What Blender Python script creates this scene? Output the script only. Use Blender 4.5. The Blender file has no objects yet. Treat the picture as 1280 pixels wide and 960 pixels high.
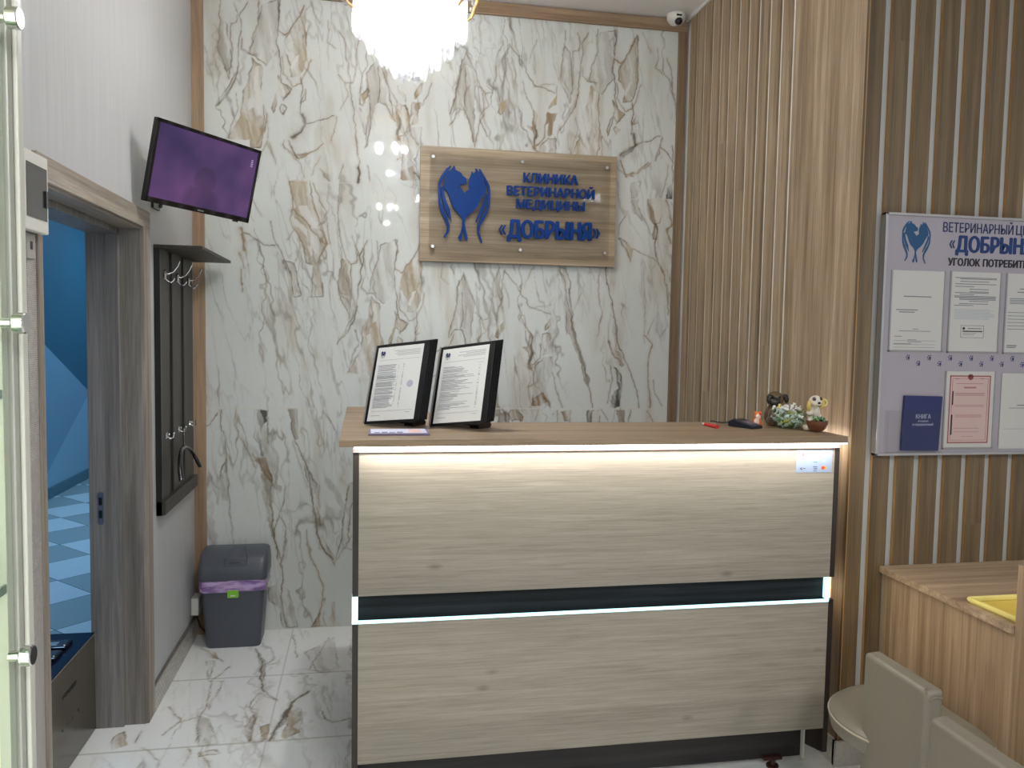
import bpy, bmesh, math, random
import numpy as np
from mathutils import Vector, Matrix, Euler

random.seed(7)
scene = bpy.context.scene
COL = scene.collection
R = math.radians

# ------------------------------------------------------------------ camera
cam_d = bpy.data.cameras.new('camera'); cam = bpy.data.objects.new('camera', cam_d)
COL.objects.link(cam); scene.camera = cam
YAW, PITCH, ROLL, FOC = 10.45276299, 3.63563008, 1.00017513, 1000.33
cam_d.sensor_width = 36.0; cam_d.sensor_fit = 'HORIZONTAL'
cam_d.lens = FOC / 1280 * 36.0; cam_d.clip_start = 0.02; cam_d.clip_end = 60
_y, _p, _r = R(YAW), R(PITCH), R(ROLL)
fw = Vector((math.sin(_y)*math.cos(_p), math.cos(_y)*math.cos(_p), -math.sin(_p)))
rt = Vector((math.cos(_y), -math.sin(_y), 0)); up = rt.cross(fw)
r2 = rt*math.cos(_r) + up*math.sin(_r); u2 = -rt*math.sin(_r) + up*math.cos(_r)
M = Matrix((r2, u2, -fw)).transposed().to_4x4(); M.translation = Vector((0, 0, 1.55))
cam.matrix_world = M

# ------------------------------------------------------------------ world, exposure, added ceiling lamps
world = bpy.data.worlds.new('world'); scene.world = world; world.use_nodes = True
world.node_tree.nodes['Background'].inputs[0].default_value = (0.55, 0.6, 0.7, 1)
world.node_tree.nodes['Background'].inputs[1].default_value = 0.15
scene.view_settings.view_transform = 'Standard'; scene.view_settings.look = 'None'
scene.view_settings.gamma = 1; scene.view_settings.use_curve_mapping = False
scene.view_settings.exposure = 0.26

def area(name, loc, size, sizey, power, color, rot=(0, 0, 0)):
    l = bpy.data.lights.new(name, 'AREA'); l.shape = 'RECTANGLE'; l.size = size; l.size_y = sizey
    l.energy = power; l.color = color
    o = bpy.data.objects.new(name, l); COL.objects.link(o); o.location = loc; o.rotation_euler = rot
    return o
CHAND_POWER = 84.0
CHAND2_POWER = 46.0
# unseen fill lamps added behind the camera and in the blue room (fittings below)
HALL_FILL = [(0.9, -1.7, 62), (2.9, -1.2, 42)]
for px_, py_, pw_ in HALL_FILL:
    area('hall_fill_light', (px_, py_, 3.20), 0.55, 0.55, pw_, (0.92, 0.965, 1.0))
area('side_room_fill', (-1.9, 6.2, 2.78), 0.55, 0.55, 34, (0.36, 0.68, 1.0))
area('side_room_fill', (-1.8, 8.6, 2.78), 0.55, 0.55, 24, (0.36, 0.70, 1.0))
area('side_room_fill', (-1.7, 4.2, 2.78), 0.55, 0.55, 9, (0.36, 0.68, 1.0))

# ------------------------------------------------------------------ colour + material helpers
def lin(c):
    return tuple((v/12.92 if v <= 0.04045 else ((v+0.055)/1.055)**2.4) for v in (x/255 for x in c))
def nodes_of(name):
    m = bpy.data.materials.new(name); m.use_nodes = True
    nt = m.node_tree; b = nt.nodes['Principled BSDF']
    return m, nt, b
def N(nt, t, **kw):
    n = nt.nodes.new(t)
    for k, v in kw.items(): setattr(n, k, v)
    return n
def plain(name, rgb, rough=0.5, metal=0.0, var=0.04, scale=14, bump=0.0, coat=0.0, spec=0.5):
    """a procedural plain surface: a faint noise mottling in colour and roughness"""
    m, nt, b = nodes_of(name); c = lin(rgb)
    tc = N(nt, 'ShaderNodeTexCoord'); no = N(nt, 'ShaderNodeTexNoise'); no.inputs['Scale'].default_value = scale
    no.inputs['Detail'].default_value = 3
    nt.links.new(tc.outputs['Object'], no.inputs['Vector'])
    mx = N(nt, 'ShaderNodeMix', data_type='RGBA')
    mx.inputs['A'].default_value = (*[v*(1-var) for v in c], 1); mx.inputs['B'].default_value = (*[min(1, v*(1+var)) for v in c], 1)
    nt.links.new(no.outputs['Fac'], mx.inputs['Factor']); nt.links.new(mx.outputs['Result'], b.inputs['Base Color'])
    b.inputs['Roughness'].default_value = rough; b.inputs['Metallic'].default_value = metal
    b.inputs['Coat Weight'].default_value = coat; b.inputs['Specular IOR Level'].default_value = spec
    if bump:
        bp = N(nt, 'ShaderNodeBump'); bp.inputs['Strength'].default_value = bump; bp.inputs['Distance'].default_value = 0.002
        nt.links.new(no.outputs['Fac'], bp.inputs['Height']); nt.links.new(bp.outputs['Normal'], b.inputs['Normal'])
    return m
def emissive(name, rgb, strength):
    m, nt, b = nodes_of(name)
    b.inputs['Base Color'].default_value = (*lin(rgb), 1); b.inputs['Emission Color'].default_value = (*lin(rgb), 1)
    b.inputs['Emission Strength'].default_value = strength
    return m
def glass(name, rgb=(240, 248, 244), alpha=0.35, rough=0.03):
    """thin clear pane: mostly straight-through, part mirror"""
    m, nt, b = nodes_of(name); nt.nodes.remove(b); out = nt.nodes['Material Output']
    tr = N(nt, 'ShaderNodeBsdfTransparent'); tr.inputs[0].default_value = (*lin(rgb), 1)
    gl = N(nt, 'ShaderNodeBsdfGlossy'); gl.inputs['Roughness'].default_value = rough
    lw = N(nt, 'ShaderNodeLayerWeight'); lw.inputs[0].default_value = 0.25
    ad = N(nt, 'ShaderNodeMath', operation='MULTIPLY'); ad.inputs[1].default_value = alpha
    mix = N(nt, 'ShaderNodeMixShader'); nt.links.new(lw.outputs['Facing'], ad.inputs[0]); nt.links.new(ad.outputs[0], mix.inputs[0])
    nt.links.new(tr.outputs[0], mix.inputs[1]); nt.links.new(gl.outputs[0], mix.inputs[2]); nt.links.new(mix.outputs[0], out.inputs[0])
    return m
def wood(name, dark, mid, light, axis='Z', grain=1.0, rough=0.45, contrast=1.0, knots=False, bump=0.12, plank=None, pores=0.72):
    """oak board: long streaks along the axis, fine pores, cathedral bands; per-board shift from the 'rnd' attribute.
    plank=(axis index, size): seams between glued strips shift tone"""
    m, nt, b = nodes_of(name); L = nt.links.new
    tc = N(nt, 'ShaderNodeTexCoord'); at = N(nt, 'ShaderNodeAttribute', attribute_name='rnd')
    sc = N(nt, 'ShaderNodeVectorMath', operation='SCALE'); sc.inputs[0].default_value = (7.3, 5.1, 9.7)
    L(at.outputs['Fac'], sc.inputs['Scale'])
    off = N(nt, 'ShaderNodeVectorMath', operation='ADD'); L(tc.outputs['Object'], off.inputs[0]); L(sc.outputs[0], off.inputs[1])
    def mapped(cross, along):
        mp = N(nt, 'ShaderNodeMapping'); s = [cross*grain]*3; s['XYZ'.index(axis)] = along*grain
        mp.inputs['Scale'].default_value = s; L(off.outputs[0], mp.inputs['Vector']); return mp
    def noise(mp, detail, dist=0.0, rough_=0.55):
        n = N(nt, 'ShaderNodeTexNoise'); n.inputs['Scale'].default_value = 1; n.inputs['Detail'].default_value = detail
        n.inputs['Distortion'].default_value = dist; n.inputs['Roughness'].default_value = rough_
        L(mp.outputs[0], n.inputs['Vector']); return n
    broad = noise(mapped(16, 0.8), 5, 0.4, 0.62)
    wv = N(nt, 'ShaderNodeTexWave', wave_type='RINGS', rings_direction=axis if axis in 'XYZ' else 'Z')
    wv.inputs['Scale'].default_value = 1; wv.inputs['Distortion'].default_value = 6; wv.inputs['Detail'].default_value = 3
    wv.inputs['Detail Scale'].default_value = 1.2
    L(mapped(10, 0.55).outputs[0], wv.inputs['Vector'])
    fine = noise(mapped(150, 3.5), 3, 0.2, 0.7)
    ramp = N(nt, 'ShaderNodeValToRGB'); e = ramp.color_ramp.elements
    e[0].position = 0.5-0.22/contrast; e[0].color = (*lin(dark), 1); e[1].position = 0.5+0.22/contrast; e[1].color = (*lin(light), 1)
    k = ramp.color_ramp.elements.new(0.5); k.color = (*lin(mid), 1)
    mv = N(nt, 'ShaderNodeMix', data_type='FLOAT'); mv.inputs['Factor'].default_value = 0.10
    L(broad.outputs['Fac'], mv.inputs['A']); L(wv.outputs['Fac'], mv.inputs['B']); L(mv.outputs['Result'], ramp.inputs['Fac'])
    fr = N(nt, 'ShaderNodeMapRange'); fr.inputs['From Min'].default_value = 0.33; fr.inputs['From Max'].default_value = 0.6
    fr.inputs['To Min'].default_value = pores; fr.inputs['To Max'].default_value = 1.07
    L(fine.outputs['Fac'], fr.inputs['Value'])
    last = fr.outputs[0]
    tone = N(nt, 'ShaderNodeMath', operation='MULTIPLY_ADD'); L(at.outputs['Fac'], tone.inputs[0]); tone.inputs[1].default_value = 0.16; tone.inputs[2].default_value = 0.92
    mu = N(nt, 'ShaderNodeMath', operation='MULTIPLY'); L(last, mu.inputs[0]); L(tone.outputs[0], mu.inputs[1]); last = mu.outputs[0]
    if plank:
        sx = N(nt, 'ShaderNodeSeparateXYZ'); L(tc.outputs['Object'], sx.inputs[0])
        dv = N(nt, 'ShaderNodeMath', operation='DIVIDE'); L(sx.outputs[plank[0]], dv.inputs[0]); dv.inputs[1].default_value = plank[1]
        fl = N(nt, 'ShaderNodeMath', operation='FLOOR'); L(dv.outputs[0], fl.inputs[0])
        wn = N(nt, 'ShaderNodeTexWhiteNoise', noise_dimensions='1D'); L(fl.outputs[0], wn.inputs['W'])
        ta = N(nt, 'ShaderNodeMath', operation='MULTIPLY_ADD'); L(wn.outputs['Value'], ta.inputs[0]); ta.inputs[1].default_value = 0.16; ta.inputs[2].default_value = 0.92
        m2 = N(nt, 'ShaderNodeMath', operation='MULTIPLY'); L(last, m2.inputs[0]); L(ta.outputs[0], m2.inputs[1]); last = m2.outputs[0]
    if knots:
        kn = N(nt, 'ShaderNodeTexVoronoi'); kn.inputs['Scale'].default_value = 1; L(mapped(4.2, 1.9).outputs[0], kn.inputs['Vector'])
        km = N(nt, 'ShaderNodeMapRange'); km.inputs['From Min'].default_value = 0.02; km.inputs['From Max'].default_value = 0.11
        km.inputs['To Min'].default_value = 0.62; km.inputs['To Max'].default_value = 1.0
        L(kn.outputs['Distance'], km.inputs['Value'])
        m3 = N(nt, 'ShaderNodeMath', operation='MULTIPLY'); L(last, m3.inputs[0]); L(km.outputs[0], m3.inputs[1]); last = m3.outputs[0]
    vm = N(nt, 'ShaderNodeVectorMath', operation='SCALE'); L(ramp.outputs['Color'], vm.inputs[0]); L(last, vm.inputs['Scale'])
    L(vm.outputs[0], b.inputs['Base Color']); b.inputs['Roughness'].default_value = rough
    bp = N(nt, 'ShaderNodeBump'); bp.inputs['Strength'].default_value = bump; bp.inputs['Distance'].default_value = 0.001
    L(fine.outputs['Fac'], bp.inputs['Height']); L(bp.outputs['Normal'], b.inputs['Normal'])
    return m
def attr_mat(name, attr='Col', rough=0.08, fine=0.05, scale=60, spec=0.5):
    m, nt, b = nodes_of(name); L = nt.links.new
    at = N(nt, 'ShaderNodeAttribute', attribute_name=attr); tc = N(nt, 'ShaderNodeTexCoord')
    no = N(nt, 'ShaderNodeTexNoise'); no.inputs['Scale'].default_value = scale; no.inputs['Detail'].default_value = 4
    L(tc.outputs['Object'], no.inputs['Vector'])
    mr = N(nt, 'ShaderNodeMapRange'); mr.inputs['To Min'].default_value = 1-fine; mr.inputs['To Max'].default_value = 1+fine
    L(no.outputs['Fac'], mr.inputs['Value'])
    vm = N(nt, 'ShaderNodeVectorMath', operation='SCALE'); L(at.outputs['Color'], vm.inputs[0]); L(mr.outputs[0], vm.inputs['Scale'])
    L(vm.outputs[0], b.inputs['Base Color']); b.inputs['Roughness'].default_value = rough; b.inputs['Specular IOR Level'].default_value = spec
    return m

# ------------------------------------------------------------------ mesh builder
class MB:
    def __init__(s): s.v = []; s.f = []; s.r = []; s.m = []
    def add(s, vs, fs, rnd=None, mi=0):
        o = len(s.v); s.v += [tuple(v) for v in vs]; rnd = random.random() if rnd is None else rnd
        for f in fs: s.f.append(tuple(i+o for i in f)); s.r.append(rnd); s.m.append(mi)
        return s
    def box(s, x0, x1, y0, y1, z0, z1, rnd=None, mi=0):
        if x0 > x1: x0, x1 = x1, x0
        if y0 > y1: y0, y1 = y1, y0
        if z0 > z1: z0, z1 = z1, z0
        vs = [(x, y, z) for x in (x0, x1) for y in (y0, y1) for z in (z0, z1)]
        return s.add(vs, [(0,1,3,2),(4,6,7,5),(0,4,5,1),(2,3,7,6),(0,2,6,4),(1,5,7,3)], rnd, mi)
    def cyl(s, p0, p1, r0, r1=None, n=16, rnd=None, mi=0, caps=True):
        r1 = r0 if r1 is None else r1; p0 = Vector(p0); p1 = Vector(p1); d = (p1-p0).normalized()
        a = d.orthogonal().normalized(); b = d.cross(a)
        vs = []
        for p, r in ((p0, r0), (p1, r1)):
            for i in range(n):
                t = 2*math.pi*i/n; vs.append(p + a*(r*math.cos(t)) + b*(r*math.sin(t)))
        fs = [(i, (i+1) % n, n+(i+1) % n, n+i) for i in range(n)]
        if caps: fs += [tuple(range(n-1, -1, -1)), tuple(range(n, 2*n))]
        return s.add(vs, fs, rnd, mi)
    def tube(s, pts, r, n=8, rnd=None, mi=0, flat=1.0, closed=False):
        pts = [Vector(p) for p in pts]; vs = []; fs = []; k = len(pts); rr = r if isinstance(r, (list, tuple)) else [r]*k
        prev = None
        for i, p in enumerate(pts):
            if closed: d = (pts[(i+1) % k]-pts[i-1]).normalized()
            else: d = (pts[min(i+1, k-1)]-pts[max(i-1, 0)]).normalized()
            a = d.orthogonal().normalized() if prev is None else (prev - d*prev.dot(d)).normalized(); prev = a; b = d.cross(a)
            for j in range(n):
                t = 2*math.pi*j/n; vs.append(p + a*(rr[i]*math.cos(t)) + b*(rr[i]*flat*math.sin(t)))
        for i in range(k if closed else k-1):
            for j in range(n):
                i2 = (i+1) % k
                fs.append((i*n+j, i*n+(j+1) % n, i2*n+(j+1) % n, i2*n+j))
        if not closed: fs += [tuple(range(n-1, -1, -1)), tuple(range((k-1)*n, k*n))]
        return s.add(vs, fs, rnd, mi)
    def lathe(s, prof, c=(0, 0, 0), n=32, rnd=None, mi=0, scale=(1, 1)):
        vs = []; fs = []; k = len(prof)
        for r, z in prof:
            for j in range(n):
                t = 2*math.pi*j/n; vs.append((c[0]+r*scale[0]*math.cos(t), c[1]+r*scale[1]*math.sin(t), c[2]+z))
        for i in range(k-1):
            for j in range(n): fs.append((i*n+j, i*n+(j+1) % n, (i+1)*n+(j+1) % n, (i+1)*n+j))
        if prof[0][0] > 1e-6: fs.append(tuple(range(n-1, -1, -1)))
        if prof[-1][0] > 1e-6: fs.append(tuple(range((k-1)*n, k*n)))
        return s.add(vs, fs, rnd, mi)
    def ball(s, c, r, n=14, rnd=None, mi=0):
        r = (r, r, r) if not isinstance(r, (tuple, list)) else r; vs = []; fs = []; h = n//2+1
        for i in range(h+1):
            ph = math.pi*i/h
            for j in range(n):
                t = 2*math.pi*j/n
                vs.append((c[0]+r[0]*math.sin(ph)*math.cos(t), c[1]+r[1]*math.sin(ph)*math.sin(t), c[2]+r[2]*math.cos(ph)))
        for i in range(h):
            for j in range(n): fs.append((i*n+j, (i+1)*n+j, (i+1)*n+(j+1) % n, i*n+(j+1) % n))
        return s.add(vs, fs, rnd, mi)
    def prism(s, poly, d0, d1, to=lambda a, b, d: (a, d, b), rnd=None, mi=0):
        """2-D polygon (a, b) extruded between depths d0 and d1"""
        n = len(poly); A = sum(poly[i][0]*poly[(i+1) % n][1]-poly[(i+1) % n][0]*poly[i][1] for i in range(n))
        if A < 0: poly = poly[::-1]
        vs = [to(a, b, d0) for a, b in poly] + [to(a, b, d1) for a, b in poly]
        fs = [tuple(range(n)), tuple(range(2*n-1, n-1, -1))] + [(i, n+i, n+(i+1) % n, (i+1) % n) for i in range(n)]
        return s.add(vs, fs, rnd, mi)
    def xf(s, Mx):
        s.v = [tuple(Mx @ Vector(v)) for v in s.v]; return s

LOCAL = set()
def link(name, me, mats, parent=None, bevel=0.0, smooth=False, label=None, segs=2):
    for m in (mats if isinstance(mats, (list, tuple)) else [mats]): me.materials.append(m)
    o = bpy.data.objects.new(name, me); COL.objects.link(o)
    if parent is not None:
        o.parent = parent
        if parent.name in LOCAL: LOCAL.add(o.name)
        else:
            inv = parent
            off = Vector((0, 0, 0))
            while inv is not None: off -= inv.location; inv = inv.parent
            o.location = off
    if smooth:
        me.polygons.foreach_set('use_smooth', [True]*len(me.polygons))
        try: me.set_sharp_from_angle(angle=R(42))
        except Exception: pass
    if bevel:
        md = o.modifiers.new('bevel', 'BEVEL'); md.width = bevel; md.segments = segs; md.limit_method = 'ANGLE'; md.angle_limit = R(40)
    if label: o['label'] = label
    return o
def mk(name, mb, mats, parent=None, bevel=0.0, smooth=False, label=None, segs=2):
    me = bpy.data.meshes.new(name); me.from_pydata(mb.v, [], mb.f); me.validate()
    if len(me.polygons) == len(mb.r):
        at = me.attributes.new('rnd', 'FLOAT', 'FACE'); at.data.foreach_set('value', mb.r)
        me.polygons.foreach_set('material_index', mb.m)
    bm = bmesh.new(); bm.from_mesh(me); bmesh.ops.recalc_face_normals(bm, faces=bm.faces); bm.to_mesh(me); bm.free()
    return link(name, me, mats, parent, bevel, smooth, label, segs)
def thing(name, label, cat, loc=(0, 0, 0), group=None, local=False):
    o = bpy.data.objects.new(name, None); COL.objects.link(o); o.empty_display_size = 0.05
    o.location = loc; o['label'] = label; o['category'] = cat
    if local: LOCAL.add(o.name)
    if group: o['group'] = group
    return o
def tag(o, label, cat, group=None):
    o['label'] = label; o['category'] = cat
    if group: o['group'] = group
    return o
def struct(o): o['kind'] = 'structure'; return o

_tx = {}
def _glyphs(body, bold):
    cu = bpy.data.curves.new('t', 'FONT'); cu.body = body; cu.size = 1; cu.extrude = 0.5; cu.offset = bold; cu.resolution_u = 4
    ob = bpy.data.objects.new('t', cu); COL.objects.link(ob); bpy.context.view_layer.update()
    dg = bpy.context.evaluated_depsgraph_get(); me = bpy.data.meshes.new_from_object(ob.evaluated_get(dg))
    n = len(me.vertices); co = np.zeros(n*3); me.vertices.foreach_get('co', co); co = co.reshape(-1, 3)
    fs = [tuple(p.vertices) for p in me.polygons]
    bpy.data.objects.remove(ob); bpy.data.curves.remove(cu); bpy.data.meshes.remove(me)
    # overlapping strokes inside a glyph must not share one plane: every front triangle gets its own hair-thin depth
    nv = [tuple(v) for v in co]; rank = [0]*n; out = []
    for f in fs:
        if all(co[k][2] < 0 for k in f):
            r = len(out) % 11; base = len(nv)
            for k in f: nv.append(tuple(co[k])); rank.append(r)
            out.append(tuple(range(base, base+len(f))))
        else: out.append(f)
    _rank[(body, bold)] = rank
    return np.array(nv), out
_rank = {}
def text(body, box, depth=(0.0, 0.001), bold=0.0, mb=None, mi=0, to=lambda a, b, d: (a, d, b)):
    """lettering fitted into box (a0, a1, b0, b1) on the a/b plane, extruded between the two depths"""
    co, fs = _glyphs(body, 0.0)
    mb = mb or MB()
    lo, hi = co.min(0), co.max(0); a0, a1, b0, b1 = box
    if any(c.isalpha() for c in body) and len(body) > 1:      # the box's height is the capital height; tails and breves overshoot it
        if 0 not in _tx: _tx[0] = _glyphs('Н', 0.0)[0]
        lo[1], hi[1] = _tx[0].min(0)[1], _tx[0].max(0)[1]
    # heavier strokes: the same letters laid over themselves with small sideways and upward shifts
    e = bold*1.1*(b1-b0)
    for k_, (sx_, sz_) in enumerate([(0, 0)] if bold < 0.004 else [(-e, 0), (e, 0), (0, e*0.5), (0, -e*0.5), (-e/2, e*0.3), (e/2, -e*0.3)]):
        vs = [to(a0+(x-lo[0])/(hi[0]-lo[0])*(a1-a0)+sx_, b0+(y-lo[1])/(hi[1]-lo[1])*(b1-b0)+sz_, depth[1] if z > 0 else depth[0]-0.00036*k_*min(1, (depth[1]-depth[0])*300)/2-0.00002*rk) for (x, y, z), rk in zip(co, _rank[(body, 0.0)])]
        mb.add(vs, fs, 0.5, mi)
    return mb

# ------------------------------------------------------------------ painted stone (colour attribute of the slab print)
def _hash(ix, iy, s):
    h = (ix.astype(np.int64)*374761393 + iy.astype(np.int64)*668265263 + s*69069) & 0xffffffff
    h = ((h ^ (h >> 13))*1274126177) & 0xffffffff
    return ((h ^ (h >> 16)) & 0xffff)/65535.0
def vnoise(x, y, s):
    ix = np.floor(x); iy = np.floor(y); fx = x-ix; fy = y-iy; fx = fx*fx*(3-2*fx); fy = fy*fy*(3-2*fy)
    a = _hash(ix, iy, s); b = _hash(ix+1, iy, s); c = _hash(ix, iy+1, s); d = _hash(ix+1, iy+1, s)
    return (a*(1-fx)+b*fx)*(1-fy)+(c*(1-fx)+d*fx)*fy
def fbm(x, y, s, o=4):
    r = 0; a = 0.5; t = 0
    for i in range(o): r = r+a*vnoise(x, y, s+i*17); t += a; a *= 0.5; x = x*2.03; y = y*2.03
    return r/t
STONE = dict(g=(118, 110, 100), b=(146, 120, 88), d=(74, 62, 50), G=(176, 158, 128), S=(160, 152, 138), K=(62, 58, 52), B=(144, 118, 84), W=(226, 226, 222))
def paint(xs, zs, layers, base, seed, streak=(60, 7), sig0=0.0022, scale_w=0.00062, veins=1.0):
    X, Z = np.meshgrid(xs, zs); nx, nz = len(xs), len(zs)
    U = X + 0.012*(fbm(X*9, Z*7, seed)-0.5) + 0.009*(vnoise(X*34, Z*26, seed+5)-0.5) + 0.006*(vnoise(X*95, Z*70, seed+7)-0.5)
    V = Z + 0.020*(fbm(X*8, Z*8, seed+9)-0.5) + 0.010*(vnoise(X*26, Z*34, seed+6)-0.5) + 0.006*(vnoise(X*70, Z*95, seed+8)-0.5)
    cloud = fbm(X*2.3, Z*1.7, seed+30); col = np.ones((nz, nx, 3))*np.array(lin(base))
    col *= (1+0.13*(cloud-0.5))[..., None]; col[..., 2] *= 1+0.05*(fbm(X*1.1, Z*1.1, seed+41)-0.5)
    st = fbm(X*streak[0], Z*streak[1], seed+50, 3); st2 = fbm(X*22, Z*3.2, seed+60, 3)
    def mixin(sl, rgb, a):
        c = np.array(lin(rgb)); col[sl] = col[sl]*(1-a[..., None]) + c*a[..., None]
    # natural veinlets everywhere: steep, thin, ridged noise in several sizes, gathered in zones
    Xs = X+0.16*Z
    for k, (fx, fz, w, am, c_) in enumerate([(2.6, 0.42, 0.009, 0.6, (112, 96, 76)), (5.2, 0.8, 0.011, 0.6, (98, 88, 76)), (9.5, 1.4, 0.014, 0.5, (124, 108, 86)), (18, 2.8, 0.022, 0.32, (116, 108, 98))]):
        wx = Xs*fx+0.55*fbm(X*6, Z*3.6, seed+70+k)+0.12*vnoise(X*40, Z*30, seed+75+k); wz = Z*fz+0.25*fbm(X*3.5, Z*5, seed+80+k)
        r = np.abs(fbm(wx, wz, seed+90+k, 4)-0.5); zone = np.clip((fbm(X*2.6, Z*1.6, seed+100+k)-0.43)*6, 0, 1)
        a = np.exp(-(r/w)**2)*am*zone*(0.25+1.2*vnoise(X*14, Z*9, seed+120+k))*veins
        mixin(slice(None), c_, np.clip(a, 0, 1))
    # broad beige flushes drawn out along the veins
    fl = np.clip((fbm(Xs*5.5+0.6*fbm(X*9, Z*6, seed+131), Z*1.3, seed+130, 4)-0.56)*6, 0, 1)*np.clip((st2-0.35)*2.4, 0, 1)*0.42*veins
    mixin(slice(None), (178, 164, 138), fl)
    for txt, dx, dz, clip in layers:
        rows = [l.split() for l in txt.strip().split('\n')]
        rows.sort(key=lambda r: 0 if r[0][0] in 'SGK' else (1 if r[0][0] in 'BW' else 2))
        for a, *pp in rows:
            P = np.array([[float(v)/1000 for v in p.split(',')] for p in pp]) + np.array([dx, dz])
            num = float(a[1:]); kind = a[0]; lo = P.min(0)-0.03; hi = P.max(0)+0.03
            if clip: lo[0] = max(lo[0], clip[0]); hi[0] = min(hi[0], clip[1]); lo[1] = max(lo[1], clip[2]); hi[1] = min(hi[1], clip[3])
            i0, i1 = np.searchsorted(xs, [lo[0], hi[0]]); j0, j1 = np.searchsorted(zs, [lo[1], hi[1]])
            if i1-i0 < 2 or j1-j0 < 2: continue
            sl = (slice(j0, j1), slice(i0, i1)); u = U[sl]; v = V[sl]; D = np.full(u.shape, 9.0); T = np.zeros(u.shape)
            poly = kind in 'SGKBW'; Q = np.vstack([P, P[:1]]) if poly else P; inside = np.zeros(u.shape, bool); acc = 0.0
            for p, q_ in zip(Q[:-1], Q[1:]):
                d = q_-p; L2 = max(d@d, 1e-9); t = np.clip(((u-p[0])*d[0]+(v-p[1])*d[1])/L2, 0, 1)
                dd = np.hypot(u-p[0]-t*d[0], v-p[1]-t*d[1]); D = np.minimum(D, dd)
                if poly:
                    c = ((p[1] > v) != (q_[1] > v)) & (u < (q_[0]-p[0])*(v-p[1])/(q_[1]-p[1]+1e-12)+p[0]); inside ^= c
            if poly:
                e = np.where(inside, 1, np.clip(1-D/0.004, 0, 1))
                if kind == 'W': mixin(sl, STONE['W'], e*num*0.9)
                else:
                    us = (u-0.0)+0.18*v; s1 = fbm(us*34+1.2*fbm(u*12, v*6, seed+14), v*4.5, seed+13, 4); s2 = vnoise(us*85, v*9, seed+15)
                    tex = np.clip((s1-0.36)*3.4, 0, 1)*(0.55+0.6*s2)+0.18
                    mixin(sl, STONE[kind], np.clip(e*num*1.15*tex, 0, 0.92))
                    # dark hair lines running inside the patch, and a broken rim
                    rl = np.abs(fbm(us*16+0.8*vnoise(u*20, v*12, seed+21), v*2.6, seed+20, 3)-0.5)
                    dk = (96, 80, 60) if kind in 'GB' else ((92, 86, 78) if kind == 'S' else (40, 36, 32))
                    mixin(sl, dk, np.clip(np.exp(-(rl/0.014)**2)*e*0.55*num*(0.3+s2), 0, 1))
                    mixin(sl, (232, 230, 224), np.clip((s1 < 0.34)*e*0.35, 0, 1))
                    ed = np.exp(-(D/0.0030)**2)*np.clip((vnoise(u*24, v*16, seed+16)-0.40)*3.2, 0, 1)*0.72
                    mixin(sl, dk, np.clip(ed, 0, 1))
            else:
                w = max(num*scale_w, sig0); am = min(1.0, 0.46+0.095*num)*min(1, num*scale_w/sig0*1.25)
                br = 0.35+1.1*fbm(X[sl]*16, Z[sl]*16, seed+12, 2)
                if num >= 6: w *= 0.75+1.2*vnoise(X[sl]*40, Z[sl]*40, seed+2)
                mixin(sl, STONE[kind], np.clip(np.exp(-(D/w)**2)*am*br*1.15, 0, 0.95))
                mixin(sl, (170, 156, 134), np.clip(np.exp(-(D/(w*4))**2)*0.22*br, 0, 1))
    return col
def grid_plane(name, xs, zs, col, to, mat, holes=()):
    nx, nz = len(xs), len(zs); X, Z = np.meshgrid(xs, zs); co = to(X.ravel(), Z.ravel())
    me = bpy.data.meshes.new(name); me.vertices.add(nx*nz); me.vertices.foreach_set('co', co.astype(np.float32).ravel())
    i, j = np.meshgrid(np.arange(nx-1), np.arange(nz-1)); a = (j*nx+i).ravel()
    q = np.stack([a, a+1, a+nx+1, a+nx], 1); n = len(q)
    me.loops.add(n*4); me.loops.foreach_set('vertex_index', q.ravel().astype(np.int32))
    me.polygons.add(n); me.polygons.foreach_set('loop_start', np.arange(n, dtype=np.int32)*4)
    me.update(); me.validate()
    ca = me.color_attributes.new('Col', 'FLOAT_COLOR', 'POINT')
    ca.data.foreach_set('color', np.concatenate([col.reshape(-1, 3), np.ones((nx*nz, 1))], 1).astype(np.float32).ravel())
    return link(name, me, mat)

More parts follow.
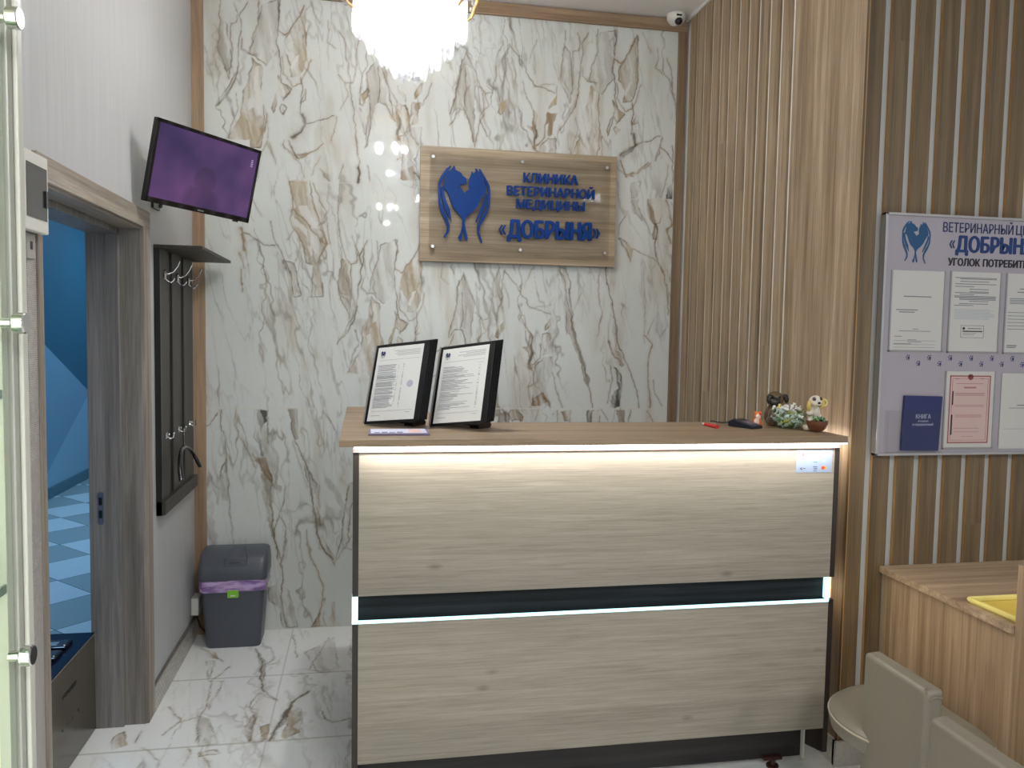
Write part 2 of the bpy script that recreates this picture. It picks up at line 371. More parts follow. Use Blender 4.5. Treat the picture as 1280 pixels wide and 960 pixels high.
WALL_VEINS = {
'A': """S.6 -699,3063 -672,3026 -657,2908 -653,2828 -673,2803 -696,2857 -719,2911 -711,2983
S.35 -508,3143 -429,3166 -421,3103 -437,3030 -429,2926 -445,2901 -485,2841 -532,2886 -571,2899 -539,2997 -523,3062
G.65 -301,3146 -297,3017 -293,2912 -309,2838 -333,2804 -373,2801 -365,2850 -389,2905 -405,2920 -397,2985 -357,3052
W.9 -345,2900 -329,2910 -357,2835 -367,2842
G.8 -429,2805 -409,2762 -373,2732 -405,2693 -429,2716 -453,2617 -461,2641 -437,2716 -421,2757
G.65 -548,2876 -508,2839 -509,2711 -485,2607 -517,2451 -557,2449 -565,2489 -604,2478 -667,2483 -611,2591 -595,2721 -571,2770
W.8 -576,2674 -556,2683 -552,2643 -572,2626
W.8 -536,2837 -524,2842 -528,2758 -544,2740
G.8 -413,2669 -389,2654 -405,2620 -421,2644
G.9 -301,2741 -293,2693 -325,2675
g3 -698,3142 -703,3047 -719,2919 -712,2864 -673,2803 -669,2771
d3 -578,3145 -610,3079 -602,3032 -614,2951 -622,2831 -642,2749 -681,2682 -721,2632
S.5 -622,2831 -642,2749 -681,2698 -721,2632 -713,2664 -681,2714 -650,2765
g3 -637,3140 -617,3086 -629,3045 -656,3039 -649,2908 -653,2844 -665,2772
g3 -523,3158 -523,3054 -555,2972 -563,2899
g3 -598,2968 -602,2920 -571,2895 -524,2894
d4 -421,3167 -425,3103 -429,3030 -437,2965 -421,2886 -413,2766 -365,2737 -405,2685
b5 -429,3018 -397,3001 -381,3022 -333,3087 -305,3153
b4 -409,2895 -405,2815 -361,2753 -325,2772 -293,2831 -277,2897
g2 -273,3172 -253,3118 -229,3071
b3 -188,3091 -180,3043 -196,2985 -155,2956
g3 -139,3046 -107,2976 -90,2855 -77,2782 -64,2676 -55,2577 -42,2412
d4 -325,2797 -313,2741 -325,2707 -321,2675 -325,2634 -301,2611 -297,2579 -228,2599 -162,2628
d9 -365,2509 -325,2536 -301,2574 -309,2627
b3 -150,2621 -162,2538 -178,2504
b3 -405,2490 -409,2465 -357,2419 -325,2421 -276,2432 -211,2485
d3 -377,2492 -365,2452 -341,2404
g3 -635,2702 -619,2639 -651,2540 -667,2483
b3 -497,2647 -501,2549 -533,2466
g2 -773,2914 -751,2805 -728,2711
g2 -485,2607 -485,2469 -453,2398""",
'B': """g3 696,1895 662,1807 659,1702 643,1627 607,1622 571,1656
d3 728,1888 711,1826 712,1738 687,1650 684,1579
d3 723,1879 792,1802 820,1750 866,1689 977,1656
g2 867,1680 976,1700
g2 720,1809 744,1739 749,1686
G.9 684,1570 724,1606 720,1571 694,1518 680,1526
g3 803,1696 827,1617 865,1547
b3 607,1622 626,1561 591,1525 582,1498
g2 880,1910 845,1839 837,1794
G.95 990,1647 987,1603 951,1566 955,1593
B.8 942,1548 993,1549 971,1504 967,1442 944,1432 952,1495 934,1486
B.8 864,1556 883,1530 875,1458 890,1432 872,1387 867,1440 830,1475 857,1471
d6 875,1476 885,1440 868,1387 873,1360
b5 930,1486 926,1423 900,1383 868,1373
S.5 900,1369 945,1423 991,1424 988,1343 957,1262 987,1163 886,1163 893,1253
B.8 886,1163 890,1199 949,1235 973,1181 922,1163
b5 868,1369 892,1333 897,1280 866,1261
d5 954,1208 973,1181 992,1154
g3 992,1343 1013,1253 1057,1154""",
'D': """S.6 1017,1914 1054,1907 1083,1828 1080,1765 1096,1659 1122,1533 1137,1480 1188,1336 1202,1309 1199,1263 1179,1299 1158,1390 1119,1479 1085,1551 1066,1568 1066,1747 1042,1827
d4 1022,1906 1055,1827 1066,1747 1087,1658 1108,1551 1138,1462 1188,1327 1209,1227 1220,1154
d4 1079,1792 1100,1677 1097,1614 1128,1507 1177,1390 1188,1317
g3 1057,1756 1071,1551
g2 1128,1882 1145,1767 1114,1686
g3 1244,1904 1237,1796 1253,1707 1273,1671 1247,1599 1243,1544
d4 1276,1923 1288,1834 1313,1744 1330,1664 1351,1592 1357,1510 1383,1456 1414,1374 1475,1246 1487,1154
S.55 1314,1726 1340,1628 1352,1537 1353,1483 1305,1518 1303,1609
d3 1305,1518 1345,1428 1365,1419 1394,1383
B.8 1301,1518 1344,1483 1373,1456 1394,1392 1385,1374 1355,1419 1326,1446
K.8 1347,1373 1382,1319 1381,1154 1324,1154 1337,1218 1369,1255
g3 1323,1382 1330,1300 1309,1181
b5 1514,1549 1554,1495 1536,1449 1528,1393 1537,1265 1553,1191 1545,1154
g2 1493,1921 1510,1667 1510,1503
g2 1559,1641 1533,1549
g3 1564,1302 1576,1237 1622,1154
b5 1589,1933 1631,1825 1642,1762 1640,1670
d7 731,1143 746,1082
B.8 768,1143 804,1143 841,1100 832,1077 796,1091 778,1082 754,1118
B.8 1006,1136 1034,1127 1108,1143 1100,1090 1035,1081
d5 1386,1143 1398,1080
g3 1268,1143 1317,1080
g3 1439,1143 1431,1080
g3 923,1143 906,1082""",
'E': """G.6 -385,2291 -276,2295 -268,2196 -235,2090 -193,1983 -210,1940 -226,1890 -209,1722 -267,1720 -259,1872 -292,1887 -316,1987 -353,2060 -373,2117 -349,2168 -373,2241
W.8 -333,2169 -292,2170 -243,2064 -276,2071 -308,2120
W.8 -365,2126 -292,2054 -292,2021 -341,2069
W.7 -284,1971 -259,1972 -267,1913
b4 -385,2291 -369,2233 -365,2159 -373,2101 -349,2052 -300,1954
b5 -365,2151 -308,2112 -267,2055 -243,2023 -198,1983
b5 -268,2196 -218,2074 -193,1983 -234,1889
g3 -260,2288 -194,2125 -177,1983
g3 -128,2294 -140,2127 -119,1994 -94,1911 -69,1886 -72,1725
G.6 -119,1910 -85,1894 -81,1725 -135,1724 -127,1808
g3 -112,2378 -137,2311
b3 -120,2228 -136,2161
g3 -61,2030 -27,1930 14,2016
d3 -2,1965 -27,1845 -34,1726
g2 -69,1886 -35,1913
g3 -55,2531 -30,2408 -37,2299
d6 -34,2366 -37,2299
g3 12,2377 17,2306
g3 -227,2356 -178,2302
g2 -413,2468 -373,2422 -325,2383 -308,2310
B.8 -341,2423 -284,2431 -317,2408
d3 -381,2478 -349,2415 -333,2403
b3 -333,2403 -260,2440 -219,2480
g2 -227,2422 -268,2329
d4 -598,2025 -558,2011 -502,1980 -442,1965
d3 -470,2088 -446,1998 -406,1917 -373,1835 -357,1726
S.5 -406,1900 -357,1885 -333,1786 -324,1719 -357,1718 -373,1801
g2 -554,2191 -510,2103
b8 -610,2054 -598,1993 -590,1944
b8 -614,1926 -590,1853
b5 -606,1844 -603,1737
g2 -485,2480 -525,2389 -525,2291
g2 -477,2473 -445,2369
g2 -349,2052 -381,1993
g2 -324,1970 -349,1894""",
'C': """S.55 490,2959 507,2993 525,2936 561,2855 553,2795 545,2718 557,2541 538,2591 520,2649 502,2707 467,2713 442,2678 429,2652 441,2728 466,2839 469,2907
d4 481,2958 474,2882 466,2822 441,2720 429,2668
d4 463,2683 430,2618
d4 499,2901 505,2800 498,2715 529,2633 557,2515
g3 507,3002 524,2961 561,2855 596,2790 602,2680 581,2644 565,2541
g2 573,2593 557,2515
d4 581,2661 608,2612 622,2570""",
'C2': """G.8 151,2792 194,2745 194,2720 160,2759
G.8 135,2699 194,2703 220,2630 229,2572 187,2561 161,2609 178,2652
d4 194,2703 216,2629 229,2547 264,2507
g3 333,2821 304,2744 287,2701
g2 253,2774 262,2708
S.55 50,2916 92,2886 110,2789 136,2649 144,2617 93,2696 68,2711 43,2693 19,2575 3,2491 -5,2474 18,2724 1,2830 17,2881
d4 59,2884 68,2777 60,2711
d4 18,2700 23,2592 -1,2483
d4 93,2705 144,2617
d4 76,2877 109,2797 136,2649
g3 1,2855 18,2757
G.6 -31,2671 -14,2639 3,2558 -5,2541""",
'G': """d3 -709,1144 -710,1064 -690,979 -687,895 -715,810
S.45 -691,878 -667,767 -676,682 -700,683 -715,802
g3 -687,895 -671,767 -668,596 -652,459
d3 -729,1119 -761,1064 -785,1056
b3 -641,1144 -646,1064 -618,1004 -582,936 -545,842
K.85 -520,1144 -480,1144 -488,1089 -512,1055 -521,995 -505,901 -517,910 -529,978 -533,1063
S.8 -545,1144 -516,1144 -529,1063 -513,978 -529,970 -549,1004 -545,1072
B.8 -557,919 -529,893 -496,893 -460,781 -489,790 -521,842
d4 -537,885 -505,833 -464,772
S.7 -517,816 -464,772 -468,678 -456,591 -448,478 -473,540 -489,644 -513,730
d4 -464,678 -456,574 -464,539 -440,461 -432,365
g3 -476,1106 -480,969
S.8 -378,1144 -336,1144 -332,985 -349,986 -365,1037 -369,1097
d4 -365,1063 -349,986 -307,891 -282,830 -257,777
S.7 -307,865 -257,786 -224,725 -232,516 -172,417 -138,355 -172,356 -223,428 -248,534 -257,656 -282,761
d5 -282,821 -265,708 -249,603 -240,516 -215,436 -155,355
d4 -240,638 -223,533
g3 -224,751 -223,638
d3 -398,745 -407,659 -440,547 -456,487
g3 -423,599 -390,529 -398,416 -411,364
g3 -290,517 -290,447 -265,368
d3 -208,1140 -166,1071 -145,1019
g2 -145,1019 -149,923
S.55 -80,748 -55,765 -53,405 -105,424 -113,530 -97,652
d4 -80,748 -105,582 -113,468 -143,364
d4 -67,652 -79,450
g2 -357,977 -324,848 -291,743
g2 -784,599 -765,488 -737,418""",
'H': """S.6 -432,250 -384,210 -329,3 -408,7 -420,110 -480,151 -486,227
d4 -450,491 -414,351 -408,249 -420,161 -384,6
g3 -396,464 -420,326
b4 -287,460 -244,319 -207,215 -213,152 -238,-2
G.9 -238,153 -201,151 -207,48 -189,9 -262,6 -226,75
G.9 -164,124 -152,136 -152,7 -176,8
d3 -226,459 -146,328
g3 -67,479 -146,341""",
'I': """d9 1346,2510 1380,2533 1431,2579
d4 1347,2489 1367,2434 1383,2399
G.9 1383,2417 1439,2427 1421,2408 1387,2403
b3 1439,2427 1501,2484
S.35 1414,2372 1466,2389 1460,2332 1439,2295 1409,2294 1407,2351
S.4 1416,2286 1454,2287 1456,2239 1496,2162 1449,2203 1411,2223
g3 1456,2239 1504,2155 1528,2091
B.8 1504,2286 1583,2290 1593,2231 1580,2165 1549,2157 1506,2205
B.8 1549,2157 1565,2129 1560,2071 1540,2070 1540,2099
d5 1545,2164 1566,2122 1552,2056 1563,1970 1611,1899
g3 1424,2016 1563,1956
d3 1381,2193 1345,2134 1339,2077 1378,2036 1415,1951
G.5 1347,2077 1393,2050 1424,2008 1415,1951 1379,2014
K.9 1614,2298 1620,2354 1646,2377 1648,2299
d4 1636,2577 1643,2463 1649,2384
d4 1575,2573 1630,2505 1646,2484
g3 1570,2587 1546,2507
g3 1616,2476 1604,2375 1583,2302
b6 1614,2289 1640,2204 1649,2147 1619,2124 1644,2060""",
}
FLOOR_VEINS = {
'a': """d5 -521,3957 -456,3789 -444,3602 -419,3477 -358,3377
S.5 -508,3940 -445,3788 -425,3575 -446,3578 -460,3735
g3 -358,3377 -436,3456 -461,3348 -418,3236 -419,3045
G.8 -435,3259 -415,3216 -419,3045 -455,3143 -440,3200
G.8 -389,3153 -363,3168 -359,3054 -370,3038
d6 -235,3439 -287,3344 -306,3241 -331,3125 -345,3043
K.85 -316,3242 -302,3303 -285,3322 -300,3179 -322,3124 -332,3050 -345,3089
G.8 -291,3280 -244,3295 -238,3210 -269,3135 -238,3092 -287,3043 -307,3065 -291,3178
d4 -164,3251 -151,3177 -121,3143
b4 -121,3143 -47,3172
G.8 -744,3959 -696,3937 -670,3847 -719,3882
S.4 -725,3855 -676,3820 -670,3610
b4 -601,3755 -659,3608 -627,3351
g3 -670,3610 -607,3601 -618,3328
S.45 -658,3292 -593,3242 -536,3045 -599,3036 -624,3168
g3 -631,3373 -640,3249 -615,3074
b4 -630,3023 -616,2953 -622,2905
G.7 -590,2992 -541,3001 -511,2971 -583,2957
b4 -580,2981 -527,2875
g3 -352,4107 -306,3824
S.3 -276,3878 -146,4046 -109,3632 -195,3631
g3 -170,4049 -240,3677
b4 -776,4008 -643,3815
d3 -60,3939 -70,3820""",
'b': """b4 -786,3378 -706,3257 -744,3150
G.7 -927,3155 -898,3194 -857,3081 -906,3048
b3 -712,3235 -645,3272
g3 -832,3098 -834,3185
b3 -800,3052 -720,2961""",
'c': """g3 1660,2575 1659,2544""",
}
# ------------------------------------------------------------------ materials
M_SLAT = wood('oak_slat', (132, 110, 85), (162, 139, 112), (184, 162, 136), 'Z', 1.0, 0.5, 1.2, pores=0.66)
M_TRIM = wood('oak_trim', (140, 112, 86), (166, 138, 110), (184, 158, 130), 'Z', 1.0, 0.5)
M_TRIMX = wood('oak_trim_horizontal', (136, 110, 86), (160, 134, 108), (178, 154, 128), 'X', 1.0, 0.5)
M_SIDEWOOD = wood('oak_partition', (126, 102, 76), (158, 132, 104), (182, 157, 129), 'Z', 0.8, 0.5, knots=True)
M_SIDETOP = wood('oak_partition_top', (132, 109, 84), (163, 139, 112), (186, 163, 136), 'X', 0.8, 0.45)
M_DESK = wood('pale_oak_desk', (134, 126, 113), (146, 138, 124), (158, 150, 136), 'X', 1.9, 0.5, 0.75, pores=0.80, knots=True, plank=(2, 0.158))
M_TOP = wood('oak_worktop', (116, 96, 74), (143, 121, 96), (164, 142, 117), 'X', 0.9, 0.42)
M_SIGN = wood('oak_sign', (146, 126, 102), (176, 156, 130), (196, 178, 154), 'X', 1.0, 0.5, plank=(2, 0.12))
M_GREYWOOD = wood('grey_oak_casing', (120, 108, 96), (152, 141, 128), (176, 166, 153), 'Z', 1.1, 0.5)
M_GREYWOODY = wood('grey_oak_casing_header', (120, 108, 96), (152, 141, 128), (176, 166, 153), 'Y', 1.1, 0.5)
M_WENGE = wood('wenge', (30, 24, 20), (42, 34, 29), (56, 46, 40), 'Z', 1.2, 0.45)
M_WENGEX = wood('wenge_groove', (20, 20, 22), (28, 29, 31), (42, 44, 48), 'X', 1.4, 0.6, bump=0.6)
M_WENGEX.node_tree.nodes['Principled BSDF'].inputs['Specular IOR Level'].default_value = 0.15
M_RACK = wood('dark_brown_board', (50, 45, 40), (60, 54, 48), (70, 64, 57), 'Z', 0.8, 0.5)
M_BLACK = plain('black_plastic', (20, 20, 22), 0.35, bump=0.05)
M_BLACKG = plain('gloss_black', (12, 13, 18), 0.06, coat=0.4)
M_WHITEW = plain('white_backing', (222, 220, 214), 0.6)
M_CEIL = plain('ceiling_white', (226, 222, 218), 0.7, var=0.02)
M_CHROME = plain('chrome', (215, 215, 215), 0.12, metal=1.0, var=0.02)
M_STEEL = plain('brushed_steel', (170, 165, 158), 0.3, metal=1.0)
M_GOLD = plain('gold', (232, 190, 120), 0.2, metal=1.0)
M_ALU = plain('aluminium_profile', (178, 178, 168), 0.42, metal=0.35)
M_BLUE = plain('blue_acrylic', (2, 56, 130), 0.5, var=0.03, spec=0.2)
M_GLASS = glass('clear_glass')
M_ACRYL = glass('clear_acrylic', (250, 250, 250), 0.10)
M_WHITEP = plain('white_plastic', (226, 224, 216), 0.35, var=0.02)
M_PAPER = plain('paper', (226, 226, 224), 0.6, var=0.015, scale=5)
M_INK = plain('ink', (96, 98, 104), 0.6)
M_INKD = plain('dark_ink', (22, 22, 28), 0.6)
M_INKL = plain('pale_ink', (158, 160, 166), 0.6)
M_NAVY = plain('navy_print', (16, 34, 82), 0.5)
M_LEATHER = plain('taupe_leatherette', (124, 117, 103), 0.42, var=0.05, scale=120, bump=0.25)

def wallpaper(name, rgb, axis_scale):
    m, nt, b = nodes_of(name); L = nt.links.new; c = lin(rgb)
    tc = N(nt, 'ShaderNodeTexCoord'); mp = N(nt, 'ShaderNodeMapping'); mp.inputs['Scale'].default_value = axis_scale
    no = N(nt, 'ShaderNodeTexNoise'); no.inputs['Scale'].default_value = 1; no.inputs['Detail'].default_value = 5
    L(tc.outputs['Object'], mp.inputs[0]); L(mp.outputs[0], no.inputs['Vector'])
    mx = N(nt, 'ShaderNodeMix', data_type='RGBA'); mx.inputs['A'].default_value = (*[v*0.88 for v in c], 1); mx.inputs['B'].default_value = (*[min(1, v*1.12) for v in c], 1)
    L(no.outputs['Fac'], mx.inputs['Factor']); L(mx.outputs['Result'], b.inputs['Base Color']); b.inputs['Roughness'].default_value = 0.5
    bp = N(nt, 'ShaderNodeBump'); bp.inputs['Strength'].default_value = 0.2; bp.inputs['Distance'].default_value = 0.001
    L(no.outputs['Fac'], bp.inputs['Height']); L(bp.outputs['Normal'], b.inputs['Normal'])
    return m
M_LEFT = wallpaper('grey_white_wallpaper', (193, 194, 196), (60, 60, 2.5))
def bricky(name, c1, c2, mortar, scale, axes):
    m, nt, b = nodes_of(name); L = nt.links.new
    tc = N(nt, 'ShaderNodeTexCoord'); sx = N(nt, 'ShaderNodeSeparateXYZ'); cb = N(nt, 'ShaderNodeCombineXYZ')
    L(tc.outputs['Object'], sx.inputs[0]); L(sx.outputs[axes[0]], cb.inputs[0]); L(sx.outputs[axes[1]], cb.inputs[1])
    br = N(nt, 'ShaderNodeTexBrick'); br.inputs['Scale'].default_value = scale
    br.inputs['Color1'].default_value = (*lin(c1), 1); br.inputs['Color2'].default_value = (*lin(c2), 1); br.inputs['Mortar'].default_value = (*lin(mortar), 1)
    br.inputs['Mortar Size'].default_value = 0.04; br.inputs['Brick Width'].default_value = 0.5; br.inputs['Row Height'].default_value = 0.25
    L(cb.outputs[0], br.inputs['Vector'])
    no = N(nt, 'ShaderNodeTexNoise'); no.inputs['Scale'].default_value = 45; L(tc.outputs['Object'], no.inputs['Vector'])
    mr = N(nt, 'ShaderNodeMapRange'); mr.inputs['To Min'].default_value = 0.7; mr.inputs['To Max'].default_value = 1.25; L(no.outputs['Fac'], mr.inputs['Value'])
    vm = N(nt, 'ShaderNodeVectorMath', operation='SCALE'); L(br.outputs['Color'], vm.inputs[0]); L(mr.outputs[0], vm.inputs['Scale'])
    L(vm.outputs[0], b.inputs['Base Color']); b.inputs['Roughness'].default_value = 0.35
    return m
M_SKIRTY = bricky('stone_mosaic_skirting', (190, 186, 178), (212, 210, 204), (150, 144, 134), 18, (1, 2))
M_SKIRTX = bricky('stone_mosaic_skirting_front', (206, 202, 196), (220, 218, 212), (184, 180, 172), 14, (0, 2))
M_FRET = bricky('fretwork_strip', (205, 200, 196), (186, 180, 176), (120, 112, 106), 70, (1, 2))

# ------------------------------------------------------------------ the setting
XL, XW, YB, YC, ZC = -0.834, 1.697, 4.197, 2.557, 3.25
WV, FV = WALL_VEINS, FLOOR_VEINS
xs = np.arange(XL, XW+0.01, 0.0036); zs = np.arange(0, ZC+0.005, 0.0036)
layers = [(WV['E'], 0, 0, None), (WV['C2'], 0, 0, None), (WV['C'], 0, 0, None), (WV['C'], 0, -1.147, (0.25, 1.0, 1.15, 2.29)),
          (WV['B'], 0, 0, None), (WV['B'], 0, 1.165, (0.4, 1.0, 2.3, 3.2)), (WV['B'], -0.71, 1.165, (-0.2, 0.29, 2.3, 3.2)),
          (WV['A'], 0, 0, (-0.79, 0.3, 2.29, 3.2)), (WV['A'], 1.727, -0.003, (1.0, 1.7, 2.294, 3.2)), (WV['A'], 0.5825, -1.151, (-0.146, 0.46, 1.147, 2.29)),
          (WV['I'], 0, 0, None), (WV['D'], 0, 0, None), (WV['G'], 0, 0, None), (WV['H'], 0, 0, None),
          (WV['D'], -0.62, -1.147, (0.42, 1.0, 0, 1.14)), (WV['G'], 1.74, 0, (1.0, 1.7, 0, 1.14))]
col = paint(xs, zs, layers, (218, 222, 219), 11)
X_, Z_ = np.meshgrid(xs, zs)
def joint(mask, rgb=(222, 220, 212), a=0.55):
    col[mask] = col[mask]*(1-a)+np.array(lin(rgb))*a
for z in (1.147, 2.294): joint(np.abs(Z_-z) < 0.0026)
for x, z0, z1 in [(-.73, 1.147, 3.3), (-.146, 0, 2.294), (.283, 2.294, 3.3), (.438, 0, 2.294), (1.002, 1.147, 3.3), (1.585, 0, 3.3)]:
    joint((np.abs(X_-x) < 0.0024) & (Z_ > z0) & (Z_ < z1), a=0.4)
M_MARBLE = attr_mat('veined_marble_tile', rough=0.025, fine=0.04, spec=0.5)
struct(grid_plane('wall_back', xs, zs, col, lambda a, b: np.stack([a, np.full_like(a, YB), b], 1), M_MARBLE))

fx_ = np.concatenate([np.arange(XL-0.2, 0.3, 0.0055), np.arange(0.3, 4.52, 0.03)])
fy_ = np.concatenate([np.arange(-3.0, 2.5, 0.03), np.arange(2.5, YB+0.004, 0.0055)])
fcol = paint(fx_, fy_, [(FV[k], 0, 0, None) for k in 'abc'] + [(FV['a'], 0.9, -0.6, (0.3, 2.5, 1.9, 3.0)), (FV['a'], 0.62, 0.05, (0.1, 1.7, 2.6, 4.1))], (240, 242, 242), 77, streak=(30, 30), veins=0.6)
FX, FY = np.meshgrid(fx_, fy_); gm = np.zeros(FX.shape, bool)
for k in range(-1, 5): gm |= np.abs(FX-(-0.357+1.166*k)) < 0.0035
for k in range(-9, 3): gm |= np.abs(FY-(3.037+0.594*k)) < 0.0035
fcol[gm] = fcol[gm]*0.55+np.array(lin((150, 142, 128)))*0.45
M_FLOOR = attr_mat('veined_marble_floor', rough=0.1, fine=0.03)
struct(grid_plane('floor', fx_, fy_, fcol, lambda a, b: np.stack([a, b, np.zeros_like(a)], 1), M_FLOOR))

b = MB().box(XL-0.2, 4.6, -3.1, YB+0.1, ZC, ZC+0.1); struct(mk('ceiling', b, M_CEIL))
# left wall with the door opening Y 2.36..3.25, Z 0..1.925
DY0, DY1, DZ = 2.276, 3.25, 1.925
b = MB(); b.box(XL-0.18, XL, -3.1, DY0, 0, ZC, 0.5); b.box(XL-0.18, XL, DY1, YB, 0, ZC, 0.5); b.box(XL-0.18, XL, DY0, DY1, DZ, ZC, 0.5)
struct(mk('wall_left', b, M_LEFT))
# white backing walls behind the slats
b = MB(); b.box(XW+0.0115, XW+0.12, YC+0.121, YB+0.1, 0, ZC); struct(mk('wall_right', b, plain('white_backing_side', (240, 238, 232), 0.6)))
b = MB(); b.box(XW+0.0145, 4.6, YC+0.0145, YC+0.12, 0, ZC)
struct(mk('wall_front', b, plain('white_backing_shaded', (172, 172, 168), 0.6)))  # white backing too, its colour darkened because this wall is less lit
struct(mk('wall_side', MB().box(4.5, 4.6, -3.1, YC+0.1, 0, ZC), M_LEFT))
struct(mk('wall_rear', MB().box(XL-0.18, 4.6, -3.2, -3.1, 0, ZC), M_LEFT))
# slat panelling
b = MB(); b.box(XW, XW+0.014, YC+0.014, 3.053, 0.0, ZC, 0.75)
y = 3.053
while y+0.03 < YB-0.04:
    y0 = y+0.0295; y1 = min(y+0.0982, YB-0.02); z = random.uniform(0.4, 2.6); r = random.random()
    b.box(XW, XW+0.0112, y0, y1, 0, z, r*0.8); b.box(XW, XW+0.0112, y0, y1, z, ZC, r*0.8+0.2); y += 0.0982
struct(mk('trim_1', b, M_SLAT, bevel=0.0008))
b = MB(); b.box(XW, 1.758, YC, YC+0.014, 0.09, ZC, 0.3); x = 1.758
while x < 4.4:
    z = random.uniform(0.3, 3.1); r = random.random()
    b.box(x+0.0284, x+0.029, YC+0.001, YC+0.0135, 0.09, ZC, 0.5, 1); b.box(x+0.029, x+0.097, YC, YC+0.014, 0.09, z, r*0.8); b.box(x+0.029, x+0.097, YC, YC+0.014, z, ZC, 0.2+r*0.8); x += 0.0975  # thin tan slivers put the lit look of the slat sides into colour
b.box(XW-0.0006, XW+0.003, YC-0.0006, YC, 0.09, ZC, 0.5, 1)  # corner edge highlight painted as a lighter strip
struct(mk('trim_2', b, [wood('oak_slat_shaded', (84, 67, 45), (104, 84, 58), (120, 100, 73), 'Z', 1.0, 0.5), plain('tan_lit_edge', (164, 122, 72), 0.45, var=0.08, scale=8)], bevel=0.0004))  # slat oak with the shade of this less lit wall in its colour
# oak frame round the marble
struct(mk('trim_3', MB().box(XL, -0.779, YB-0.02, YB-0.001, 0, 3.24, 0.4), M_TRIM, bevel=0.001))
struct(mk('trim_4', MB().box(1.652, XW, YB-0.02, YB-0.001, 0, 3.183, 0.2), wood('oak_trim_dark', (118, 94, 70), (142, 118, 92), (160, 136, 110), 'Z'), bevel=0.001))
struct(mk('trim_5', MB().box(-0.779, XW, YB-0.02, YB-0.001, 3.183, 3.245, 0.4), M_TRIMX, bevel=0.001))
# white ceiling moulding steps over the side slats
b = MB(); b.box(XW-0.012, XW, YC, YB-0.02, ZC-0.018, ZC-0.001); struct(mk('trim_6', b, M_CEIL, bevel=0.002))
# stone skirtings
b = MB().box(XL, XL+0.012, DY1+0.09, YB-0.02, 0, 0.105, 0.5); struct(mk('baseboard_left', b, [M_SKIRTY]))
b = MB().box(XL, XL+0.014, DY1+0.09, YB-0.02, 0.105, 0.112, 0.5); struct(mk('trim_7', b, M_STEEL))
b = MB().box(XW-0.012, 4.5, YC-0.012, YC+0.012, 0, 0.092, 0.5); b.box(XW-0.012, XW, YC, YB-0.02, 0, 0.092, 0.5); struct(mk('baseboard_right', b, plain('mottled_stone_skirting', (206, 202, 194), 0.4, var=0.22, scale=70)))
# door casing: header, far casing, near casing, jambs, stop, strike plate
d = MB(); d.box(XL-0.006, XL+0.012, DY1-0.004, DY1+0.088, 0, 1.99, 0.3)
door = mk('door_1', d, M_GREYWOOD, bevel=0.002); struct(door)
mk('casing_header', MB().box(XL-0.006, XL+0.0125, DY0-0.028, DY1+0.089, DZ, 1.992, 0.8), M_GREYWOODY, door, bevel=0.002)
mk('casing', MB().box(XL-0.006, XL+0.012, DY0-0.028, DY0+0.003, 0, DZ, 0.6), M_GREYWOOD, door, bevel=0.002)
j = MB(); j.box(XL-0.19, XL, DY1-0.006, DY1+0.002, 0, DZ, 0.5); j.box(XL-0.19, XL, DY0-0.002, DY0+0.006, 0, DZ, 0.2)
mk('jamb', j, wood('grey_oak_jamb', (104, 98, 92), (132, 126, 120), (152, 147, 141), 'Z', 1.1), door)
mk('jamb_header', MB().box(XL-0.19, XL, DY0, DY1, DZ-0.008, DZ+0.002, 0.5), M_GREYWOODY, door)
j = MB(); j.box(XL-0.188, XL-0.075, DY1-0.022, DY1-0.005, 0, DZ-0.01, 0.9); j.box(XL-0.188, XL-0.075, DY0+0.005, DY0+0.022, 0, DZ-0.01, 0.9)
j.box(XL-0.188, XL-0.075, DY0+0.005, DY1-0.005, DZ-0.03, DZ-0.008, 0.7)
stop = mk('door_stop', j, wood('grey_oak_stop', (100, 96, 94), (124, 120, 118), (144, 140, 138), 'Z', 1.1), door, bevel=0.002)
sp = MB(); ys = DY1-0.0225; xc = XL-0.148
sp.prism([(xc+0.011*math.cos(t)*1.0, 0.86+(0.052 if math.sin(t) > 0 else -0.052)+0.011*math.sin(t)) for t in [i*math.pi/8 for i in range(16)]], ys-0.001, ys)
pl_ = mk('strike_plate', sp, plain('satin_nickel', (150, 156, 170), 0.3, metal=0.9), door, label='nickel strike plate')
h = MB(); h.box(xc-0.006, xc+0.006, ys-0.0016, ys-0.0008, 0.872, 0.902); h.box(xc-0.006, xc+0.006, ys-0.0016, ys-0.0008, 0.822, 0.852)
mk('latch_opening', h, M_BLACK, pl_)
# fretwork strip between casing and cabinet
struct(mk('trim_8', MB().box(XL, XL+0.006, 2.192, 2.247, 0.0, 1.80, 0.5), M_FRET))

# ---- the blue room beyond the door
def blue(name, rgb): return plain(name, rgb, 0.55, var=0.03, scale=3)
BX = -2.77
b = MB()
def poly(mb, pts, mi): mb.add([(BX, y, z) for y, z in pts], [tuple(range(len(pts)))], 0.5, mi)
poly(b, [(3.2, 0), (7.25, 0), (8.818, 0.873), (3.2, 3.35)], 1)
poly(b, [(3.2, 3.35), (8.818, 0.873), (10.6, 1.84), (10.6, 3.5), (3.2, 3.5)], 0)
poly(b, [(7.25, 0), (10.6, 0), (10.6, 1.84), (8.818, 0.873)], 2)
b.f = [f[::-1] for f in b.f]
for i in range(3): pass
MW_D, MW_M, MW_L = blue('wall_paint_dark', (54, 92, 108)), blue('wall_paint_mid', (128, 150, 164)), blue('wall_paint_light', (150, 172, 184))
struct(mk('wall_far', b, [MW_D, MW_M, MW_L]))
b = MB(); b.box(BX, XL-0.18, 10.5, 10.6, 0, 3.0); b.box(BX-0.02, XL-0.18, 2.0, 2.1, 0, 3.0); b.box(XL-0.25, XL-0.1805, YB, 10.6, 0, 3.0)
struct(mk('wall_end', b, MW_M))
